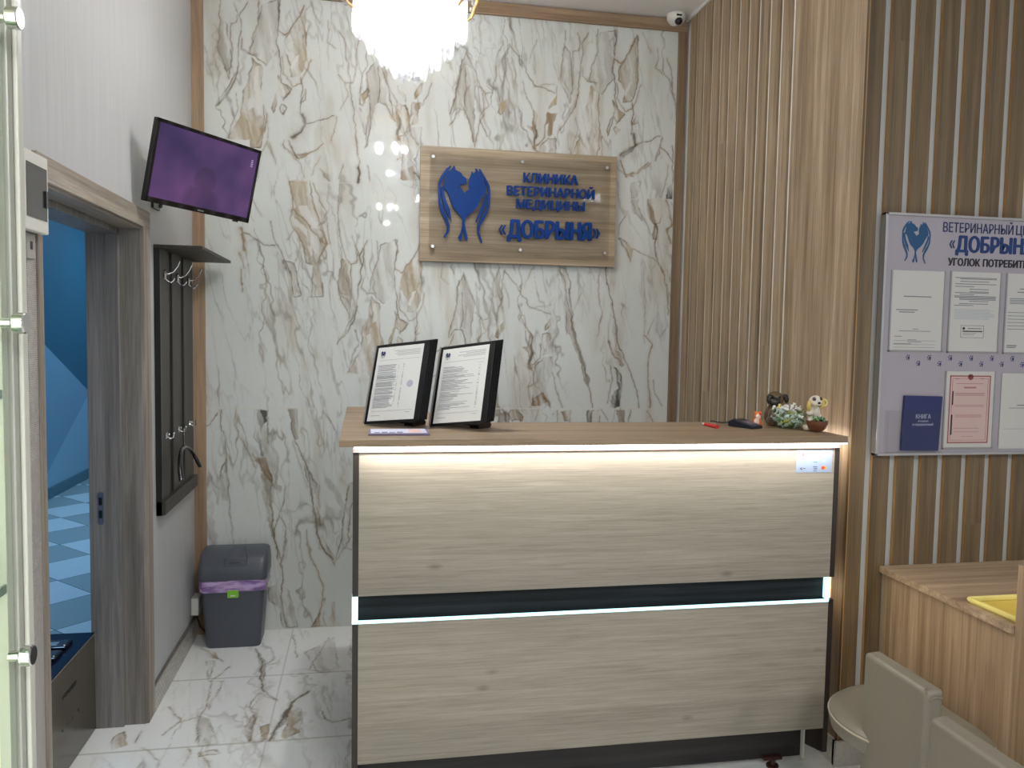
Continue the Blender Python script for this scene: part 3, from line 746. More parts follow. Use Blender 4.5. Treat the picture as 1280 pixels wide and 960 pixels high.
struct(mk('baseboard_far', MB().box(BX+0.001, BX+0.015, 2.1, 10.5, 0, 0.1), plain('teal_skirting', (84, 112, 122), 0.4)))
def checker(name):
    m, nt, bs = nodes_of(name); L = nt.links.new
    tc = N(nt, 'ShaderNodeTexCoord'); mp = N(nt, 'ShaderNodeMapping'); s = 1/0.407
    mp.inputs['Rotation'].default_value = (0, 0, R(45)); mp.inputs['Scale'].default_value = (s, s, 1); mp.inputs['Location'].default_value = (0.23, 0.15, 0.5)
    L(tc.outputs['Object'], mp.inputs[0]); ck = N(nt, 'ShaderNodeTexChecker'); ck.inputs['Scale'].default_value = 1
    ck.inputs['Color1'].default_value = (*lin((196, 196, 196)), 1); ck.inputs['Color2'].default_value = (*lin((148, 152, 150)), 1); L(mp.outputs[0], ck.inputs['Vector'])
    sx = N(nt, 'ShaderNodeSeparateXYZ'); L(mp.outputs[0], sx.inputs[0]); ms = []
    for i in (0, 1):
        fr = N(nt, 'ShaderNodeMath', operation='FRACT'); L(sx.outputs[i], fr.inputs[0])
        g = N(nt, 'ShaderNodeMath', operation='GREATER_THAN'); L(fr.outputs[0], g.inputs[0]); g.inputs[1].default_value = 0.014; ms.append(g)
    mm = N(nt, 'ShaderNodeMath', operation='MINIMUM'); L(ms[0].outputs[0], mm.inputs[0]); L(ms[1].outputs[0], mm.inputs[1])
    mx = N(nt, 'ShaderNodeMix', data_type='RGBA'); mx.inputs['A'].default_value = (*lin((92, 96, 98)), 1); L(mm.outputs[0], mx.inputs['Factor']); L(ck.outputs['Color'], mx.inputs['B'])
    L(mx.outputs['Result'], bs.inputs['Base Color']); bs.inputs['Roughness'].default_value = 0.25
    return m
b = MB().box(BX-0.02, XL-0.17, 2.0, 10.6, -0.06, -0.0005); struct(mk('floor_side_room', b, checker('grey_and_white_tiles'))).name = 'floor_2'
b = MB().box(BX-0.02, XL-0.1805, 2.0, 10.6, 2.82, 2.9); struct(mk('ceiling_2', b, M_CEIL))
# fittings built round the added fill lamps overhead
M_LED = emissive('fill_panel', (240, 246, 255), 2.2); M_FILLB = emissive('fill_panel_blue', (120, 185, 255), 3.0)
for i, (px_, py_, pz_, mt, lb) in enumerate([(*HALL_FILL[0][:2], ZC, M_LED, 'added square white ceiling fill panel behind the viewer, nearer the display cabinet'),
        (*HALL_FILL[1][:2], ZC, M_LED, 'added square white ceiling fill panel over the waiting area on the right'),
        (-1.9, 6.2, 2.82, M_FILLB, 'added bluish ceiling fill panel deep inside the blue side room'), (-1.8, 8.6, 2.82, M_FILLB, 'added bluish ceiling fill panel at the far end of the blue side room'), (-1.7, 4.2, 2.82, M_FILLB, 'added bluish ceiling fill panel just inside the blue side room')]):
    t = thing('fill_lamp', lb, 'lamp', (px_, py_, pz_-0.03))
    f = MB(); f.box(px_-0.3, px_+0.3, py_-0.3, py_+0.3, pz_-0.02, pz_-0.001); mk('housing', f, M_WHITEP, t)
    mk('diffuser', MB().box(px_-0.275, px_+0.275, py_-0.275, py_+0.275, pz_-0.026, pz_-0.02), mt, t)

# ------------------------------------------------------------------ reception desk
ZT = 1.222
desk = thing('reception_desk', 'pale oak reception desk with glowing edge strips in front of the marble wall', 'desk', (0.78, 2.66, 0))
PX0, PX1, YD = -0.016, 1.588, 2.479
mk('front_panel', MB().box(PX0, PX1, YD, YD+0.018, 0.726, 1.178, 0.35), M_DESK, desk, bevel=0.001, label='upper pale oak front panel')
mk('front_panel', MB().box(PX0, PX1, YD, YD+0.018, 0.186, 0.639, 0.6), M_DESK, desk, bevel=0.001, label='lower pale oak front panel')
mk('groove_panel', MB().box(PX0, PX1, YD+0.03, YD+0.04, 0.635, 0.74, 0.5), M_WENGEX, desk, label='dark grooved panel between the front panels')
s = MB()
s.prism([(YD, .10), (YD+0.40, 0.0), (YD+0.40, 1.2), (YD, 1.2), (YD, .726), (YD+0.03, .726), (YD+0.03, .646), (YD, .646)], PX0-0.018, PX0, to=lambda a, b_, d_: (d_, a, b_))
mk('side_panel', s, M_WENGE, desk, label='dark side panel')
s = MB(); s.prism([(YD, .10), (YD+0.40, 0.0), (YD+0.40, 1.2), (YD, 1.2), (YD, .726), (YD+0.03, .726), (YD+0.03, .646), (YD, .646)], PX1, PX1+0.018, to=lambda a, b_, d_: (d_, a, b_))
mk('side_panel', s, M_WENGE, desk, label='dark side panel')
mk('plinth', MB().box(PX0, PX1-0.012, YD+0.12, YD+0.136, 0.025, 0.19, 0.5), wood('wenge_plinth', (28, 25, 25), (38, 34, 34), (52, 48, 47), 'X', 1.0), desk, label='dark recessed plinth')
mk('plinth_upright', MB().box(PX1-0.012, PX1-0.004, YD+0.105, YD+0.12, 0.02, 0.186, 0.5), M_WHITEW, desk)
for fxp in (0.1, 0.75, 1.46):
    f = MB(); f.cyl((fxp, YD+0.105, 0), (fxp, YD+0.105, 0.008), 0.022); f.cyl((fxp, YD+0.105, 0.008), (fxp, YD+0.105, 0.03), 0.009)
    f.box(fxp-0.035, fxp+0.035, YD+0.10, YD+0.12, 0.026, 0.038)
    mk('foot', f, plain('dark_red_brown_plastic', (58, 26, 20), 0.4), desk, smooth=True)
t_ = MB(); t_.prism([(-0.074, 2.43), (1.604, 2.43), (1.604, 2.88), (0.26, 2.88), (0.26, 3.5), (-0.074, 3.5)], 1.2, ZT, to=lambda a, b_, d_: (a, b_, d_))
mk('worktop', t_, M_TOP, desk, bevel=0.0012)
mk('back_panel', MB().box(0.235, 0.253, 2.88, 3.46, 0.02, 1.2, 0.5).box(PX0-0.018, PX0, 2.88, 3.46, 0.02, 1.2, 0.4).box(PX0, 0.253, 3.44, 3.458, 0.02, 1.2, 0.3), M_DESK, desk)
mk('desk_shelf', MB().box(PX0, PX1, YD+0.02, YD+0.38, 0.74, 0.76), M_DESK, desk)
M_WARM = emissive('warm_led_strip', (255, 246, 240), 9.0)
M_CYAN = emissive('cold_led_strip', (190, 245, 250), 1.25); M_CYANB = emissive('cold_led_hidden', (170, 225, 250), 0.5)
mk('led_strip', MB().box(-0.03, 1.612, 2.446, 2.460, 1.1948, 1.1998).box(1.609, 1.617, 2.46, 2.86, 1.1948, 1.1998), M_WARM, desk, label='white glowing strip under the worktop')
mk('led_channel', MB().box(-0.034, 1.602, 2.4625, 2.4785, 1.1785, 1.1945), plain('pinkish_channel', (140, 116, 110), 0.4), desk)
area('desk_strip_light', (0.78, 2.440, 1.192), 1.60, 0.012, 2.8, (1.0, 0.95, 0.9), (R(24), 0, 0))
area('desk_strip_side_light', (1.625, 2.62, 1.192), 0.012, 0.4, 0.5, (1.0, 0.93, 0.82), (0, R(-35), 0))
mk('side_led_strip', MB().box(PX1+0.0182, PX1+0.0195, 2.50, 2.506, 0.12, 1.17), emissive('warm_side_led', (255, 214, 150), 1.6), desk, label='warm strip on the wall side')
area('desk_side_vertical_light', (PX1+0.022, 2.53, 0.63), 0.02, 1.0, 0.3, (1.0, 0.84, 0.60), (0, R(-90), 0))
mk('groove_led', MB().box(PX0, PX1, YD-0.001, YD+0.010, 0.639, 0.6465), M_CYAN, desk, label='cold white glowing strip along the groove')
mk('groove_led', MB().box(PX0-0.019, PX0-0.001, YD-0.001, YD+0.028, 0.6391, 0.7255), M_CYAN, desk, label='cold white glowing end piece')
mk('groove_led', MB().box(PX1-0.006, PX1+0.0005, YD-0.001, YD+0.028, 0.6465, 0.7255), M_CYAN, desk, label='cold white glowing end piece')
mk('groove_led', MB().box(PX0+0.003, PX1-0.008, YD+0.014, YD+0.018, 0.7235, 0.7255), M_CYANB, desk, label='hidden cold strip above the groove')

# ------------------------------------------------------------------ payment sticker
SY = YD-0.0008
st_ = mk('payment_sticker', MB().box(1.444, 1.578, SY, YD-0.0001, 1.093, 1.17), plain('sticker_pale_blue', (142, 156, 178), 0.4, var=0.01))
tag(st_, 'small pale blue sticker with payment logos on the desk front near its top right corner', 'sticker')
def spr(poly, mat, nm, y0=SY-0.0004, y1=SY+0.0002):
    return mk(nm, MB().prism(poly, y0, y1), mat, st_)
def circ(cx, cz, r, n=20): return [(cx+r*math.cos(2*math.pi*i/n), cz+r*math.sin(2*math.pi*i/n)) for i in range(n)]
spr(circ(1.5445+0.0, 1.1085, 0.006), plain('mc_red', (225, 60, 30), 0.5), 'red_disc')
spr(circ(1.5525+0.0, 1.1085, 0.006), plain('mc_orange', (240, 150, 50), 0.5), 'orange_disc', SY-0.0003)
mk('letter_mark', text('A', (1.4635, 1.4745, 1.147, 1.160), (SY-0.0003, SY), 0.0), plain('bank_red', (235, 90, 80), 0.5), st_)
mk('letter_underline', MB().box(1.4615, 1.4755, SY-0.0003, SY, 1.1405, 1.1425), plain('bank_red2', (235, 90, 80), 0.5), st_)
mk('card_logo', text('VISA', (1.509, 1.5235, 1.104, 1.1085), (SY-0.0003, SY), 0.02), M_NAVY, st_)
mk('card_logo', MB().box(1.508, 1.524, SY-0.0003, SY, 1.112, 1.1138).box(1.509, 1.522, SY-0.0003, SY, 1.0985, 1.0998), M_INKD, st_)
mk('card_logo', text('МИР', (1.5085, 1.5235, 1.127, 1.1305), (SY-0.0003, SY), 0.02), plain('teal_print', (70, 120, 120), 0.5), st_)
q = MB(); q.prism(circ(1.461, 1.1075, 0.0022, 8), SY-0.0003, SY); q.prism(circ(1.465, 1.1045, 0.0022, 8), SY-0.0003, SY); q.prism(circ(1.4665, 1.1095, 0.0016, 8), SY-0.0003, SY)
q.box(1.4715, 1.479, SY-0.0003, SY, 1.1065, 1.1085); mk('card_logo', q, M_INKD, st_)
q = MB(); q.box(1.509, 1.523, SY-0.0003, SY, 1.150, 1.1525).box(1.511, 1.521, SY-0.0003, SY, 1.145, 1.146).box(1.541, 1.555, SY-0.0003, SY, 1.150, 1.152).box(1.540, 1.556, SY-0.0003, SY, 1.132, 1.134).box(1.5445, 1.5505, SY-0.0003, SY, 1.127, 1.1285)
mk('card_logo', q, plain('pale_lilac_print', (172, 178, 214), 0.5), st_)

# ------------------------------------------------------------------ wall sign with logo
LOGO_BODY = [(245,175),(252,160),(265,143),(274,158),(280,178),(310,190),(335,205),(345,225),(385,255),(386,298),(362,308),(342,313),(316,320),(342,350),(366,386),(386,362),(410,354),(404,322),(402,290),(409,250),(415,232),(425,215),(428,195),(434,182),(445,202),(462,190),(464,175),(472,165),(480,172),(487,178),(500,185),(525,225),(555,290),(566,340),(560,375),(545,390),(520,430),(490,500),(440,560),(395,600),(377,625),(372,660),(385,720),(402,790),(395,820),(385,822),(372,790),(360,710),(352,760),(345,812),(325,825),(313,790),(338,740),(350,690),(350,630),(330,590),(280,540),(250,490),(230,430),(205,375),(168,345),(180,300),(190,230),(215,195)]
LOGO_HANDS = [
 [(235,142),(245,150),(190,225),(170,265),(145,330),(149,400),(154,470),(178,540),(215,620),(235,690),(230,745),(192,802),(180,790),(205,745),(212,700),(190,640),(150,560),(132,490),(128,400),(127,300),(150,240),(200,170)],
 [(150,340),(172,335),(182,400),(202,470),(236,540),(250,652),(225,605),(190,545),(162,455),(150,390)],
 [(262,146),(268,142),(276,150),(282,176),(276,178),(270,156),(258,152)],
 [(500,155),(510,160),(562,240),(600,310),(606,380),(600,500),(562,600),(517,680),(507,740),(540,830),(525,832),(490,755),(487,690),(520,600),(566,525),(582,450),(584,370),(576,318),(545,250),(500,175)],
 [(562,370),(579,400),(572,450),(550,520),(514,590),(482,650),(472,637),(493,580),(520,510),(548,435)],
 [(460,162),(468,155),(478,158),(488,176),(482,180),(472,164),(464,172)]]
def logo(box, depth, mb=None, mi=0, to=lambda a, b, d: (a, d, b)):
    mb = mb or MB(); a0, a1, b0, b1 = box
    f = lambda p: (a0+(p[0]-125)/(607-125)*(a1-a0), b1-(p[1]-140)/(832-140)*(b1-b0))
    for P in [LOGO_BODY]+LOGO_HANDS: mb.prism([f(p) for p in P], depth[0], depth[1], to, 0.5, mi)
    return mb
sign = thing('wall_sign', 'oak board sign with blue clinic name and logo on the marble wall', 'sign', (0.79, 4.17, 1.915))
mk('board', MB().box(0.272, 1.315, 4.158, 4.176, 1.913, 2.496, 0.3), M_SIGN, sign, bevel=0.001)
mk('spacer', MB().box(0.32, 1.26, 4.176, 4.1955, 1.96, 2.45), M_BLACK, sign)
mk('clear_cover', MB().box(0.318, 1.275, 4.141, 4.144, 1.943, 2.460), M_ACRYL, sign, label='clear acrylic cover')
dz_ = (4.130, 4.1395)
mk('logo', logo((0.362, 0.632, 2.013, 2.398), dz_), M_BLUE, sign, label='blue logo of two animals held by hands')
for s_, bx, bo in [('КЛИНИКА', (0.806, 1.095, 2.333, 2.381), 0.05), ('ВЕТЕРИНАРНОЙ', (0.719, 1.186, 2.264, 2.311), 0.05), ('МЕДИЦИНЫ', (0.771, 1.134, 2.199, 2.245), 0.05), ('ДОБРЫНЯ', (0.728, 1.172, 2.047, 2.137), 0.06)]:
    mk('lettering', text(s_, bx, dz_, bo), M_BLUE, sign)
mk('lettering', text('«', (0.680, 0.716, 2.060, 2.108), dz_, 0.02), M_BLUE, sign); mk('lettering', text('»', (1.184, 1.222, 2.060, 2.108), dz_, 0.02), M_BLUE, sign)
for px_, pz_ in [(0.336, 2.438), (0.797, 2.436), (1.253, 2.431), (0.337, 1.986), (0.794, 1.984), (1.251, 1.983)]:
    c = MB(); c.cyl((px_, 4.158, pz_), (px_, 4.136, pz_), 0.005); c.cyl((px_, 4.140, pz_), (px_, 4.131, pz_), 0.0095, 0.0085); mk('standoff', c, M_CHROME, sign, smooth=True)
# ------------------------------------------------------------------ chandeliers
def crystal_mat():
    m, nt, b = nodes_of('crystal'); L = nt.links.new; nt.nodes.remove(b); out = nt.nodes['Material Output']
    tr = N(nt, 'ShaderNodeBsdfTransparent'); tl = N(nt, 'ShaderNodeBsdfTranslucent'); gl = N(nt, 'ShaderNodeBsdfGlossy'); gl.inputs['Roughness'].default_value = 0.08
    tl.inputs[0].default_value = (0.22, 0.23, 0.26, 1)
    tc = N(nt, 'ShaderNodeTexCoord'); no = N(nt, 'ShaderNodeTexNoise'); no.inputs['Scale'].default_value = 90; L(tc.outputs['Object'], no.inputs['Vector'])
    mr = N(nt, 'ShaderNodeMapRange'); mr.inputs['From Min'].default_value = 0.3; mr.inputs['From Max'].default_value = 0.7; mr.inputs['To Min'].default_value = 0.45; mr.inputs['To Max'].default_value = 0.95; L(no.outputs['Fac'], mr.inputs['Value'])
    m1 = N(nt, 'ShaderNodeMixShader'); L(mr.outputs[0], m1.inputs[0]); L(tl.outputs[0], m1.inputs[1]); L(tr.outputs[0], m1.inputs[2])
    m2 = N(nt, 'ShaderNodeMixShader'); m2.inputs[0].default_value = 0.16; L(m1.outputs[0], m2.inputs[1]); L(gl.outputs[0], m2.inputs[2]); L(m2.outputs[0], out.inputs[0])
    return m
M_CRYS = crystal_mat(); M_BULB = emissive('bulb', (255, 250, 244), 30.0)
CC = (0.157, 3.02)
ch = thing('chandelier', 'tiered crystal chandelier blazing white in front of the marble wall', 'chandelier', (CC[0], CC[1], ZC))
def ring(r, z, rad=0.006): return MB().tube([(CC[0]+r*math.cos(t), CC[1]+r*math.sin(t), z) for t in [2*math.pi*i/40 for i in range(40)]], rad, 8, closed=True)
c = MB(); c.lathe([(0.0, 0), (0.075, -0.002), (0.07, -0.02), (0.02, -0.035), (0, -0.036)], (CC[0], CC[1], ZC), 28); mk('ceiling_rose', c, M_GOLD, ch, smooth=True)
mk('stem', MB().cyl((CC[0], CC[1], ZC-0.03), (CC[0], CC[1], 2.60), 0.008), M_GOLD, ch, smooth=True)
c = MB(); c.tube([(CC[0]+0.222*math.cos(t), CC[1]+0.222*math.sin(t), 2.895) for t in [2*math.pi*i/48 for i in range(48)]], 0.012, 8, closed=True)
for i in range(6): c.tube([(CC[0], CC[1], 2.93), (CC[0]+0.12*math.cos(i*math.pi/3), CC[1]+0.12*math.sin(i*math.pi/3), 2.935), (CC[0]+0.222*math.cos(i*math.pi/3), CC[1]+0.222*math.sin(i*math.pi/3), 2.895)], 0.006, 8)
c.ball((CC[0], CC[1], 2.93), 0.022, 12); mk('top_frame', c, M_GOLD, ch, smooth=True)
TIERS = [(0.196, 2.875, 2.612, 32), (0.150, 2.76, 2.556, 26), (0.103, 2.68, 2.508, 20), (0.054, 2.62, 2.470, 12)]
for r_, zt_, zb_, n_ in TIERS:
    mk('ring', ring(r_, zt_), M_GOLD, ch, smooth=True)
    for i in range(n_):
        a_ = 2*math.pi*i/n_; w_ = math.pi*r_/n_*0.92; cx, cy = CC[0]+r_*math.cos(a_), CC[1]+r_*math.sin(a_)
        t_ = Vector((-math.sin(a_), math.cos(a_), 0)); o_ = Vector((math.cos(a_), math.sin(a_), 0)); P_ = Vector((cx, cy, 0))
        zb2 = zb_+0.014*abs(math.sin(a_*3))
        sect = [t_*w_, o_*w_*0.7, t_*-w_, o_*-w_*0.35]; vs = []; fs = []
        for z, k in ((zt_-0.006, 0.55), (zt_-0.02, 1), (zb2+0.016, 1), (zb2, 0.35)): vs += [P_+v*k+Vector((0, 0, z)) for v in sect]
        for s_ in range(3):
            for j in range(4): fs.append((s_*4+j, s_*4+(j+1) % 4, s_*4+4+(j+1) % 4, s_*4+4+j))
        fs += [(3, 2, 1, 0), (12, 13, 14, 15)]
        mk('crystal', MB().add(vs, fs), M_CRYS, ch)
for i in range(8):                      # gold leaf ornaments with bead clusters round the top
    a_ = 2*math.pi*i/8+0.1; cx, cy = CC[0]+0.222*math.cos(a_), CC[1]+0.222*math.sin(a_)
    f = MB(); o_ = Vector((math.cos(a_), math.sin(a_), 0)); t_ = Vector((-math.sin(a_), math.cos(a_), 0)); C_ = Vector((CC[0], CC[1], 0))
    f.tube([C_+o_*0.2+Vector((0, 0, 2.88)), C_+o_*0.245+Vector((0, 0, 2.84)), C_+o_*0.25+Vector((0, 0, 2.78)), C_+o_*0.228+Vector((0, 0, 2.72)), C_+o_*0.205+Vector((0, 0, 2.70))], [0.004, 0.006, 0.009, 0.006, 0.003], 8)
    orn = mk('leaf_ornament', f, M_GOLD, ch, smooth=True)
    g = MB()
    for k in range(9):
        p = C_+o_*(0.232+0.006*math.sin(k*2.1))+t_*(0.022*math.sin(k*1.7))+Vector((0, 0, 2.715+0.016*k)); g.ball(p, 0.010, 8)
    mk('glass_beads', g, M_CRYS, orn, smooth=True)
BULBS = [(0.09*math.cos(2*math.pi*i/5), 0.09*math.sin(2*math.pi*i/5), 2.74) for i in range(5)] + [(0, 0.0, 2.585)]
for bx, by, bz in BULBS:
    f = MB(); f.cyl((CC[0]+bx, CC[1]+by, bz+0.02), (CC[0]+bx, CC[1]+by, bz+0.06), 0.011); mk('socket', f, M_GOLD, ch, smooth=True)
    mk('bulb', MB().lathe([(0, -0.03), (0.01, -0.024), (0.016, -0.008), (0.014, 0.008), (0.009, 0.02), (0.0, 0.022)], (CC[0]+bx, CC[1]+by, bz), 14), glass('bulb_glass', (255, 252, 246), 0.1), ch, smooth=True)
    mk('filament', MB().tube([(CC[0]+bx-0.006, CC[1]+by, bz+0.012), (CC[0]+bx, CC[1]+by, bz+0.010), (CC[0]+bx+0.006, CC[1]+by, bz+0.012)], 0.0015, 6), M_BULB, ch)
def copy_tree(o, parent=None):
    c = o.copy(); COL.objects.link(c)
    if parent is not None: c.parent = parent
    for chd in list(o.children): copy_tree(chd, c)
    return c
ch2 = copy_tree(ch); ch2.location = (0.205, 0.27, ZC+0.04)
ch2['label'] = 'second crystal chandelier above the viewer, seen as the smaller lower reflection in the marble'
for cx_, cy_, dz_l, pw in [(CC[0], CC[1], 0.0, CHAND_POWER), (0.205, 0.27, 0.04, CHAND2_POWER)]:
    for bx, by, bz in BULBS:
        l = bpy.data.lights.new('bulb_light', 'POINT'); l.energy = pw/len(BULBS); l.color = (0.94, 0.975, 1.0); l.shadow_soft_size = 0.022
        o = bpy.data.objects.new('bulb_light', l); COL.objects.link(o); o.location = (cx_+bx, cy_+by, bz-0.004+dz_l)

# ------------------------------------------------------------------ television on a tilting arm
tv = thing('television', 'black television with a purple screen tilted on the left wall above the coat rack', 'television', (-0.612, 3.325, 2.147), local=True)
tv.rotation_mode = 'YXZ'; tv.rotation_euler = (R(12.7), R(1.9), R(51.9))
TW, TH = 0.252, 0.151
bz = MB(); bz.box(-TW, TW, 0.0, 0.018, -TH, TH); bz.box(-TW*0.7, TW*0.7, 0.018, 0.034, -TH*0.75, TH*0.6)
mk('casing', bz, M_BLACK, tv, bevel=0.003)
fr_ = MB(); bw = 0.013
fr_.box(-TW, TW, -0.006, 0, TH-bw, TH); fr_.box(-TW, TW, -0.006, 0, -TH, -TH+0.020); fr_.box(-TW, -TW+bw, -0.006, 0, -TH, TH); fr_.box(TW-bw, TW, -0.006, 0, -TH, TH)
mk('bezel', fr_, M_BLACKG, tv, bevel=0.0015)
def screen_mat():
    m, nt, b = nodes_of('purple_screen'); L = nt.links.new
    tc = N(nt, 'ShaderNodeTexCoord'); n1 = N(nt, 'ShaderNodeTexNoise'); n1.inputs['Scale'].default_value = 4.5; n1.inputs['Detail'].default_value = 2
    L(tc.outputs['Object'], n1.inputs['Vector'])
    rp = N(nt, 'ShaderNodeValToRGB'); e = rp.color_ramp.elements; e[0].position = 0.35; e[0].color = (*lin((54, 42, 92)), 1); e[1].position = 0.68; e[1].color = (*lin((112, 74, 128)), 1)
    L(n1.outputs['Fac'], rp.inputs['Fac'])
    # blurry darker head and shoulders in the picture on the screen
    def blob(cx, cz, rx, rz):
        mp = N(nt, 'ShaderNodeMapping'); mp.vector_type = 'TEXTURE'; mp.inputs['Location'].default_value = (cx, 0, cz); mp.inputs['Scale'].default_value = (rx, 1, rz); L(tc.outputs['Object'], mp.inputs[0])
        g = N(nt, 'ShaderNodeTexGradient', gradient_type='SPHERICAL'); L(mp.outputs[0], g.inputs[0])
        r = N(nt, 'ShaderNodeMapRange'); r.inputs['From Max'].default_value = 0.25; L(g.outputs['Fac'], r.inputs['Value']); return r
    b1 = blob(0.0, -0.025, 0.06, 0.055); b2 = blob(-0.005, -0.12, 0.10, 0.085)
    mxm = N(nt, 'ShaderNodeMath', operation='MAXIMUM'); L(b1.outputs[0], mxm.inputs[0]); L(b2.outputs[0], mxm.inputs[1])
    sc = N(nt, 'ShaderNodeMath', operation='MULTIPLY_ADD'); L(mxm.outputs[0], sc.inputs[0]); sc.inputs[1].default_value = -0.32; sc.inputs[2].default_value = 1.0
    vm = N(nt, 'ShaderNodeVectorMath', operation='SCALE'); L(rp.outputs['Color'], vm.inputs[0]); L(sc.outputs[0], vm.inputs['Scale'])
    b.inputs['Base Color'].default_value = (0.01, 0.01, 0.015, 1); b.inputs['Roughness'].default_value = 0.25
    L(vm.outputs[0], b.inputs['Emission Color']); b.inputs['Emission Strength'].default_value = 0.62
    return m
scr = mk('screen', MB().box(-TW+bw, TW-bw, -0.0035, -0.001, -TH+0.020, TH-bw), screen_mat(), tv, label='glowing purple screen')
c = MB()
for k in range(4): c.box(TW-0.043, TW-0.033, -0.0042, -0.0034, TH-0.075+k*0.008, TH-0.071+k*0.008)
mk('channel_mark', c, plain('pale_screen_mark', (170, 160, 200), 0.5), scr)
c = MB(); [c.box(-0.014+k*0.006, -0.010+k*0.006, -0.0066, -0.0058, -TH+0.006, -TH+0.011) for k in range(5)]; mk('maker_mark', c, plain('grey_mark', (130, 130, 134), 0.4), tv)
c = MB(); c.box(-0.05, 0.05, 0.034, 0.040, -0.05, 0.05); c.cyl((0, 0.04, 0), (0.0, 0.075, 0), 0.012)
c.tube([(0, 0.07, 0), (-0.02, 0.11, -0.01), (-0.085, 0.13, -0.03)], 0.009); mk('mounting_arm', c, M_BLACK, tv)
c = MB(); c.ball((-0.17, 0.01, -TH-0.006), (0.008, 0.008, 0.010), 8); c.box(0.18, 0.2, 0.0, 0.012, -TH-0.006, -TH); mk('cable_knob', c, M_BLACK, tv)
c = MB(); c.tube([(XL+0.01, 3.45, 2.10), (XL+0.05, 3.43, 2.11), (XL+0.09, 3.41, 2.12)], 0.010); c.box(XL+0.001, XL+0.012, 3.40, 3.50, 2.02, 2.2)
tag(mk('wall_bracket', c, M_BLACK), 'black wall bracket half hidden behind the tilted television', 'bracket')

# ------------------------------------------------------------------ coat rack
rack = thing('coat_rack', 'dark brown wall coat rack with a top shelf beside the door casing', 'coat rack', (XL, 3.77, 0.78))
RX = XL+0.001
mk('back_board', MB().box(RX, XL+0.014, 3.435, 4.075, 0.79, 1.867, 0.2), M_BLACK, rack)
for y0_, y1_ in [(3.455, 3.585), (3.652, 3.812), (3.872, 4.066)]:
    mk('slat', MB().box(XL+0.014, XL+0.021, y0_, y1_, 0.80, 1.867, 0.5), M_RACK, rack, bevel=0.001)
mk('side_edge', MB().box(RX, XL+0.024, 3.430, 3.452, 0.78, 1.867), M_BLACK, rack, bevel=0.001)
mk('shelf', MB().box(RX, -0.648, 3.43, 4.135, 1.867, 1.8795, 0.4), M_RACK, rack, bevel=0.001, label='thin dark top shelf')
mk('bottom_ledge', MB().box(RX, XL+0.036, 3.43, 4.075, 0.782, 0.838, 0.6), M_RACK, rack, bevel=0.0015)
HX = XL+0.021
for y0_ in (3.505, 3.73, 3.955):
    h = MB(); h.ball((HX+0.005, y0_, 1.765), (0.006, 0.011, 0.022), 10)
    h.tube([(HX+0.004, y0_, 1.772), (HX+0.018, y0_+0.004, 1.768), (HX+0.036, y0_+0.008, 1.778), (HX+0.052, y0_+0.012, 1.80), (HX+0.06, y0_+0.013, 1.822)], [0.003, 0.0032, 0.0032, 0.003, 0.0035], 8)
    h.tube([(HX+0.004, y0_, 1.756), (HX+0.014, y0_+0.003, 1.738), (HX+0.028, y0_+0.006, 1.734), (HX+0.038, y0_+0.008, 1.744), (HX+0.040, y0_+0.008, 1.752)], 0.003, 8)
    mk('hat_hook', h, M_CHROME, rack, smooth=True)
    h = MB(); h.box(HX, HX+0.006, y0_-0.016, y0_+0.016, 1.088, 1.112)
    h.tube([(HX+0.004, y0_, 1.098), (HX+0.018, y0_+0.004, 1.088), (HX+0.03, y0_+0.007, 1.092), (HX+0.032, y0_+0.008, 1.106)], 0.003, 8); h.ball((HX+0.032, y0_+0.008, 1.108), 0.006, 8)
    h.ball((HX+0.014, y0_, 1.106), 0.006, 8)
    mk('coat_hook', h, M_CHROME, rack, smooth=True)
hg = thing('clothes_hanger', 'black plastic clothes hanger hung on the middle lower hook of the rack', 'hanger', (HX+0.025, 3.735, 0.92))
h = MB(); hx = HX+0.026
h.tube([(hx, 3.735, 1.020), (hx, 3.735, 1.07), (hx+0.0, 3.728, 1.086), (hx, 3.722, 1.094), (hx+0.003, 3.728, 1.1015), (hx+0.004, 3.742, 1.096)], 0.0022, 8); mk('hook', h, M_CHROME, hg, smooth=True)
h = MB(); pts = [(hx+0.03*(abs(k)/6)**2-0.002, 3.735+k*0.036*(1-0.003*k*k), 1.020-0.0033*k*k+0.0) for k in range(-6, 7)]
h.tube(pts, [0.011, 0.012, 0.011, 0.010, 0.009, 0.008, 0.008, 0.008, 0.009, 0.010, 0.011, 0.012, 0.011], 10, flat=0.75); mk('shoulders', h, M_BLACKG, hg, smooth=True)

# ------------------------------------------------------------------ waste bin with purple bag
bn = thing('waste_bin', 'dark grey swing-lid waste bin with a purple bag in the corner', 'bin', (-0.62, 4.07, 0))
def rrect(cx, cy, hx_, hy_, r_, n=5):
    P = []
    for sx, sy, a0 in ((1, 1, 0), (-1, 1, 90), (-1, -1, 180), (1, -1, 270)):
        for i in range(n+1):
            t = R(a0+90*i/n); P.append((cx+sx*(hx_-r_)+r_*math.cos(t), cy+sy*(hy_-r_)+r_*math.sin(t)))
    return P
def loft(sections, mb=None, cap=True):
    mb = mb or MB(); n = len(sections[0]); vs = [v for s_ in sections for v in s_]; fs = []
    for i in range(len(sections)-1):
        for j in range(n): fs.append((i*n+j, i*n+(j+1) % n, (i+1)*n+(j+1) % n, (i+1)*n+j))
    if cap: fs += [tuple(range(n-1, -1, -1)), tuple(range((len(sections)-1)*n, len(sections)*n))]
    return mb.add(vs, fs)
M_BIN = plain('dark_grey_plastic', (78, 82, 92), 0.38, var=0.03)
BCX, BCY = -0.622, 4.072
